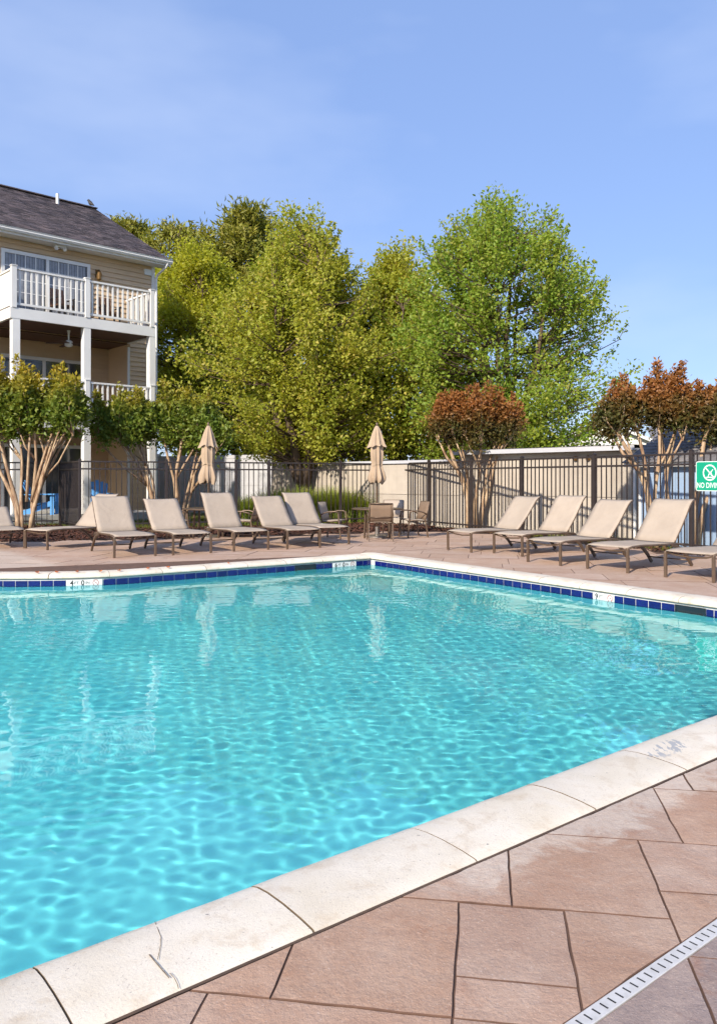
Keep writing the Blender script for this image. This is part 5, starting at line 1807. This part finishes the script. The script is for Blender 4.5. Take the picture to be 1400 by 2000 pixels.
# ------------------------------------------------------------------ crape myrtles
def crape(label, base, stems, mat, seed, nleaf=330, leaf=0.105, group='crape myrtles along the fence', bare=()):
    """stems: list of (tip dx, dy, crown bottom z, crown top z, spread)"""
    rnd = random.Random(seed); nr = np.random.RandomState(seed)
    root = thing('crape_myrtle', label, 'tree', (base[0], base[1], -0.03), 0, group)
    mb = MB(); LC = []; LD = []
    for i, (dx, dy, z0, z1, sp) in enumerate(stems):
        sx = 1 if dx > 0 else -1
        a0 = Vector((rnd.uniform(-0.07, 0.07) + 0.11 * sx, rnd.uniform(-0.07, 0.07), 0))
        tip = Vector((dx, dy, z0))
        r0 = rnd.uniform(0.040, 0.066)
        ph1, ph2 = rnd.uniform(0, 6), rnd.uniform(0, 6); wob = rnd.uniform(0.03, 0.06)
        P = []
        for k in range(10):
            t_ = k / 9
            p = a0.lerp(tip, 0.25 * t_ + 0.75 * t_ ** 2.1); p.z = z0 * t_
            p += Vector((math.sin(6 * t_ + ph1), math.cos(5 * t_ + ph2), 0)) * wob * math.sin(math.pi * t_)
            P.append(p)
        mb.tube(P, [r0 * (1 - 0.5 * k / 9) * (1 + 0.10 * math.sin(k * 2.1 + ph1)) for k in range(10)], 8)
        heads = [(tip, sp, z0, z1)]
        # one or two side forks per stem
        for f in range(rnd.choice((1, 2))):
            q = P[rnd.choice((4, 5, 6))]
            e = Vector((tip.x + rnd.uniform(-1, 1) * sp * 1.1, tip.y + rnd.uniform(-1, 1) * sp * 0.9, z0 + rnd.uniform(-0.22, 0.12)))
            md = q.lerp(e, 0.5) + Vector((rnd.uniform(-0.05, 0.05), rnd.uniform(-0.05, 0.05), -0.06))
            mb.tube([q, md, e], [r0 * 0.6, r0 * 0.45, r0 * 0.28], 7)
            heads.append((e, sp * 0.75, z0 + rnd.uniform(-0.15, 0.1), z1 - rnd.uniform(0.0, 0.4)))
        for (hp, hs_, hz0, hz1) in heads:
            nshoot = max(4, int(11 * hs_ / 0.45))
            for j_ in range(nshoot):
                a = rnd.uniform(0, 6.283); r_ = hs_ * 1.15 * math.sqrt(rnd.random())
                h = (hz1 - hz0) * (1 - 0.35 * (r_ / hs_) ** 2) * rnd.uniform(0.66, 1.06)
                e = Vector((hp.x + r_ * math.cos(a), hp.y + r_ * math.sin(a), hz0 + max(h, 0.15)))
                if rnd.random() < 0.10: e.z = hz0 + rnd.uniform(-0.1, 0.25)
                s0 = hp + Vector((0, 0, -0.05))
                mid = s0.lerp(e, 0.5) + Vector((r_ * math.cos(a) * 0.25, r_ * math.sin(a) * 0.25, -0.05))
                mb.tube([s0, mid, e], [0.016, 0.010, 0.003], 5, cap=False)
                m = int(nleaf * 0.6 * rnd.uniform(0.6, 1.3))
                tt = nr.rand(m, 1) ** 0.75
                s0n, mn, en = np.array(s0), np.array(mid), np.array(e)
                line = (1 - tt) ** 2 * (s0n * 0.35 + mn * 0.65) + 2 * tt * (1 - tt) * mn + tt ** 2 * en
                wdt = (0.17 * (1 - tt) + 0.04) * (hs_ / 0.45) ** 0.4
                off = nr.randn(m, 3) * wdt * np.array([1, 1, 0.75])
                LC.append(line + off); LD.append(unit(off / 0.1 + np.array([0, 0, 0.7])))
    for (dx, dy, z_, r_) in bare:
        mb.tube([(dx * 0.22, dy * 0.25, 0.30 * z_), (dx * 0.5, dy * 0.6, 0.60 * z_), (dx * 0.85, dy, 0.9 * z_), (dx, dy, z_)], [r_ * 1.4, r_ * 1.15, r_, r_ * 0.9], 7)
    mb.build('trunk', 'crape_bark', root, smooth=True)
    V, F = leaf_cloud(np.concatenate(LC), np.concatenate(LD), leaf, nr, aspect=0.55)
    np_mesh('crown', V, F, mat, root)
    return root
crape('green crape myrtle with many tan stems at the far left', (-7.85, 18.75),
      [(-1.25, 0.1, 2.55, 3.95, 0.5), (-0.75, -0.1, 2.5, 4.05, 0.5), (-0.25, 0.2, 2.5, 4.15, 0.5), (0.25, -0.1, 2.5, 4.05, 0.52), (0.72, 0.1, 2.45, 3.95, 0.5), (1.08, -0.05, 2.5, 3.75, 0.38)],
      'crape_green', 91, bare=[(0.62, 0.0, 2.30, 0.030), (0.78, 0.05, 2.2, 0.026), (0.92, 0.05, 2.15, 0.026), (0.15, -0.1, 2.3, 0.028)])
crape('green crape myrtle leaning left across the white column of the building', (-4.98, 20.15),
      [(-1.15, 0.0, 2.35, 3.65, 0.42), (-0.72, 0.1, 2.4, 3.75, 0.40), (-0.62, -0.05, 2.3, 3.35, 0.35)], 'crape_green', 95)
crape('green crape myrtle with golden top right of the building column, left of the umbrella', (-4.52, 20.3),
      [(-0.45, 0.05, 2.25, 3.75, 0.42), (0.0, 0.0, 2.2, 3.75, 0.45), (0.45, 0.1, 2.15, 3.6, 0.45), (0.62, -0.1, 2.0, 3.3, 0.4)], 'crape_green', 97, nleaf=340)
crape('red-leaved crape myrtle in front of the right maple, behind the fence', (2.70, 18.75),
      [(-0.62, 0.0, 2.15, 3.45, 0.36), (-0.25, 0.1, 2.2, 3.62, 0.38), (0.18, -0.05, 2.2, 3.65, 0.38), (0.58, 0.05, 2.15, 3.45, 0.36), (0.78, 0.0, 2.15, 3.2, 0.25)], 'crape_red', 101, leaf=0.080, nleaf=440)
crape('red-leaved crape myrtle with tan stems in front of the blue shed', (5.30, 14.05),
      [(-0.72, 0.0, 2.05, 3.05, 0.30), (-0.36, 0.05, 2.1, 3.3, 0.32), (0.0, -0.03, 2.15, 3.38, 0.32), (0.34, 0.05, 2.15, 3.38, 0.28)], 'crape_red', 103, leaf=0.072, nleaf=460)
crape('red-leaved crape myrtle cut off by the right edge of the photo', (5.72, 13.75),
      [(0.28, 0.0, 2.0, 3.15, 0.32), (0.68, 0.05, 2.05, 3.25, 0.34), (1.1, 0.0, 2.05, 3.2, 0.32)], 'crape_red', 107, leaf=0.072, nleaf=460)

# ------------------------------------------------------------------ ornamental grass clumps
def grass_clump(x, y, h, seed, label, n=2600):
    nr = np.random.RandomState(seed)
    a = nr.rand(n) * 6.283; lean_ = 0.15 + 0.85 * nr.rand(n) ** 0.8
    base = np.stack([nr.randn(n) * 0.24, nr.randn(n) * 0.14, np.zeros(n)], 1)
    hh = h * (0.65 + 0.5 * nr.rand(n))
    seg = 5; V = []; 
    dirv = np.stack([np.cos(a), np.sin(a), np.zeros(n)], 1); side = np.stack([-np.sin(a), np.cos(a), np.zeros(n)], 1)
    for i in range(seg):
        t_ = i / (seg - 1)
        c = base + dirv * (lean_ * hh * 0.85 * t_ ** 1.8)[:, None] + np.array([0, 0, 1.0]) * (hh * (t_ - 0.42 * lean_ * t_ ** 2.6))[:, None]
        w = 0.009 * (1 - t_ ** 1.5) + 0.0012
        V.append(c - side * w); V.append(c + side * w)
    V = np.stack(V, 1)
    F = []
    k = np.arange(n)[:, None] * (2 * seg)
    for i in range(seg - 1):
        F.append(np.concatenate([k + 2 * i, k + 2 * i + 1, k + 2 * i + 3, k + 2 * i + 2], 1))
    F = np.stack(F, 1).reshape(-1, 4)
    o = np_mesh('ornamental_grass', V.reshape(-1, 3), F, 'grass_blade')
    o.location = (x, y, -0.06)
    tag(o, label, 'grass clump', 'fountain grass clumps behind the fence')
for i, (px, Y, h, lab) in enumerate([(492, 21.9, 0.85, 'leftmost fountain grass clump behind the fence'), (540, 22.2, 1.05, 'fountain grass clump at the foot of the maple trunk, left of it'),
                                     (592, 22.0, 1.1, 'fountain grass clump directly in front of the maple trunk'), (645, 22.2, 1.1, 'fountain grass clump right of the maple trunk'),
                                     (695, 22.1, 1.0, 'fountain grass clump left of the right umbrella pole'), (738, 22.4, 0.9, 'rightmost fountain grass clump behind the umbrella pole')]):
    x, y = W_at(px, Y)
    grass_clump(x, y, h, 200 + i, lab)

# ------------------------------------------------------------------ orange leaves on the far left coping
at_l, tot_l = wall_run([CC] + CURVE)
desc = ['orange leaf on the far coping, leftmost of the row', 'orange leaf on the far coping, second from left', 'orange leaf on the far coping above the numeral of the depth tile', 'small red leaf on the far coping above the depth tile ring',
        'orange leaf on the far coping, fifth from left', 'orange leaf on the far coping, sixth from left', 'orange leaf on the far coping, seventh from left', 'lone orange leaf on the far coping well right of the row']
for i, px in enumerate((88, 121, 156, 195, 226, 277, 313, 430)):
    s_ = px_on_run(at_l, tot_l, px, 0)
    p, e = at_l(s_); n = Vector((-e.y, e.x)); q = p + n * random.uniform(0.20, 0.29)
    r_ = random.uniform(0.028, 0.040) * (0.7 if i in (3, 7) else 1.0)
    pts = []
    for k in range(10):
        a = 2 * math.pi * k / 10
        rr_ = r_ * (1.0 if k % 2 == 0 else 0.55)
        pts.append((rr_ * math.cos(a), rr_ * math.sin(a) * 0.8, 0.012 + 0.014 * math.cos(a * 1.5) ** 2))
    mb = MB(); mb.add(pts + [(0, 0, 0.006)] + [(x, y, z + 0.0012) for x, y, z in pts] + [(0, 0, 0.0072)],
                      [((k + 1) % 10, k, 10) for k in range(10)] + [(11 + k, 11 + (k + 1) % 10, 21) for k in range(10)])
    o = mb.build('fallen_leaf', 'leaf_litter'); o.location = (q.x, q.y, 0.012); o.rotation_euler = (0, 0, random.uniform(0, 6))
    tag(o, desc[i], 'leaf', 'orange leaves on the coping')
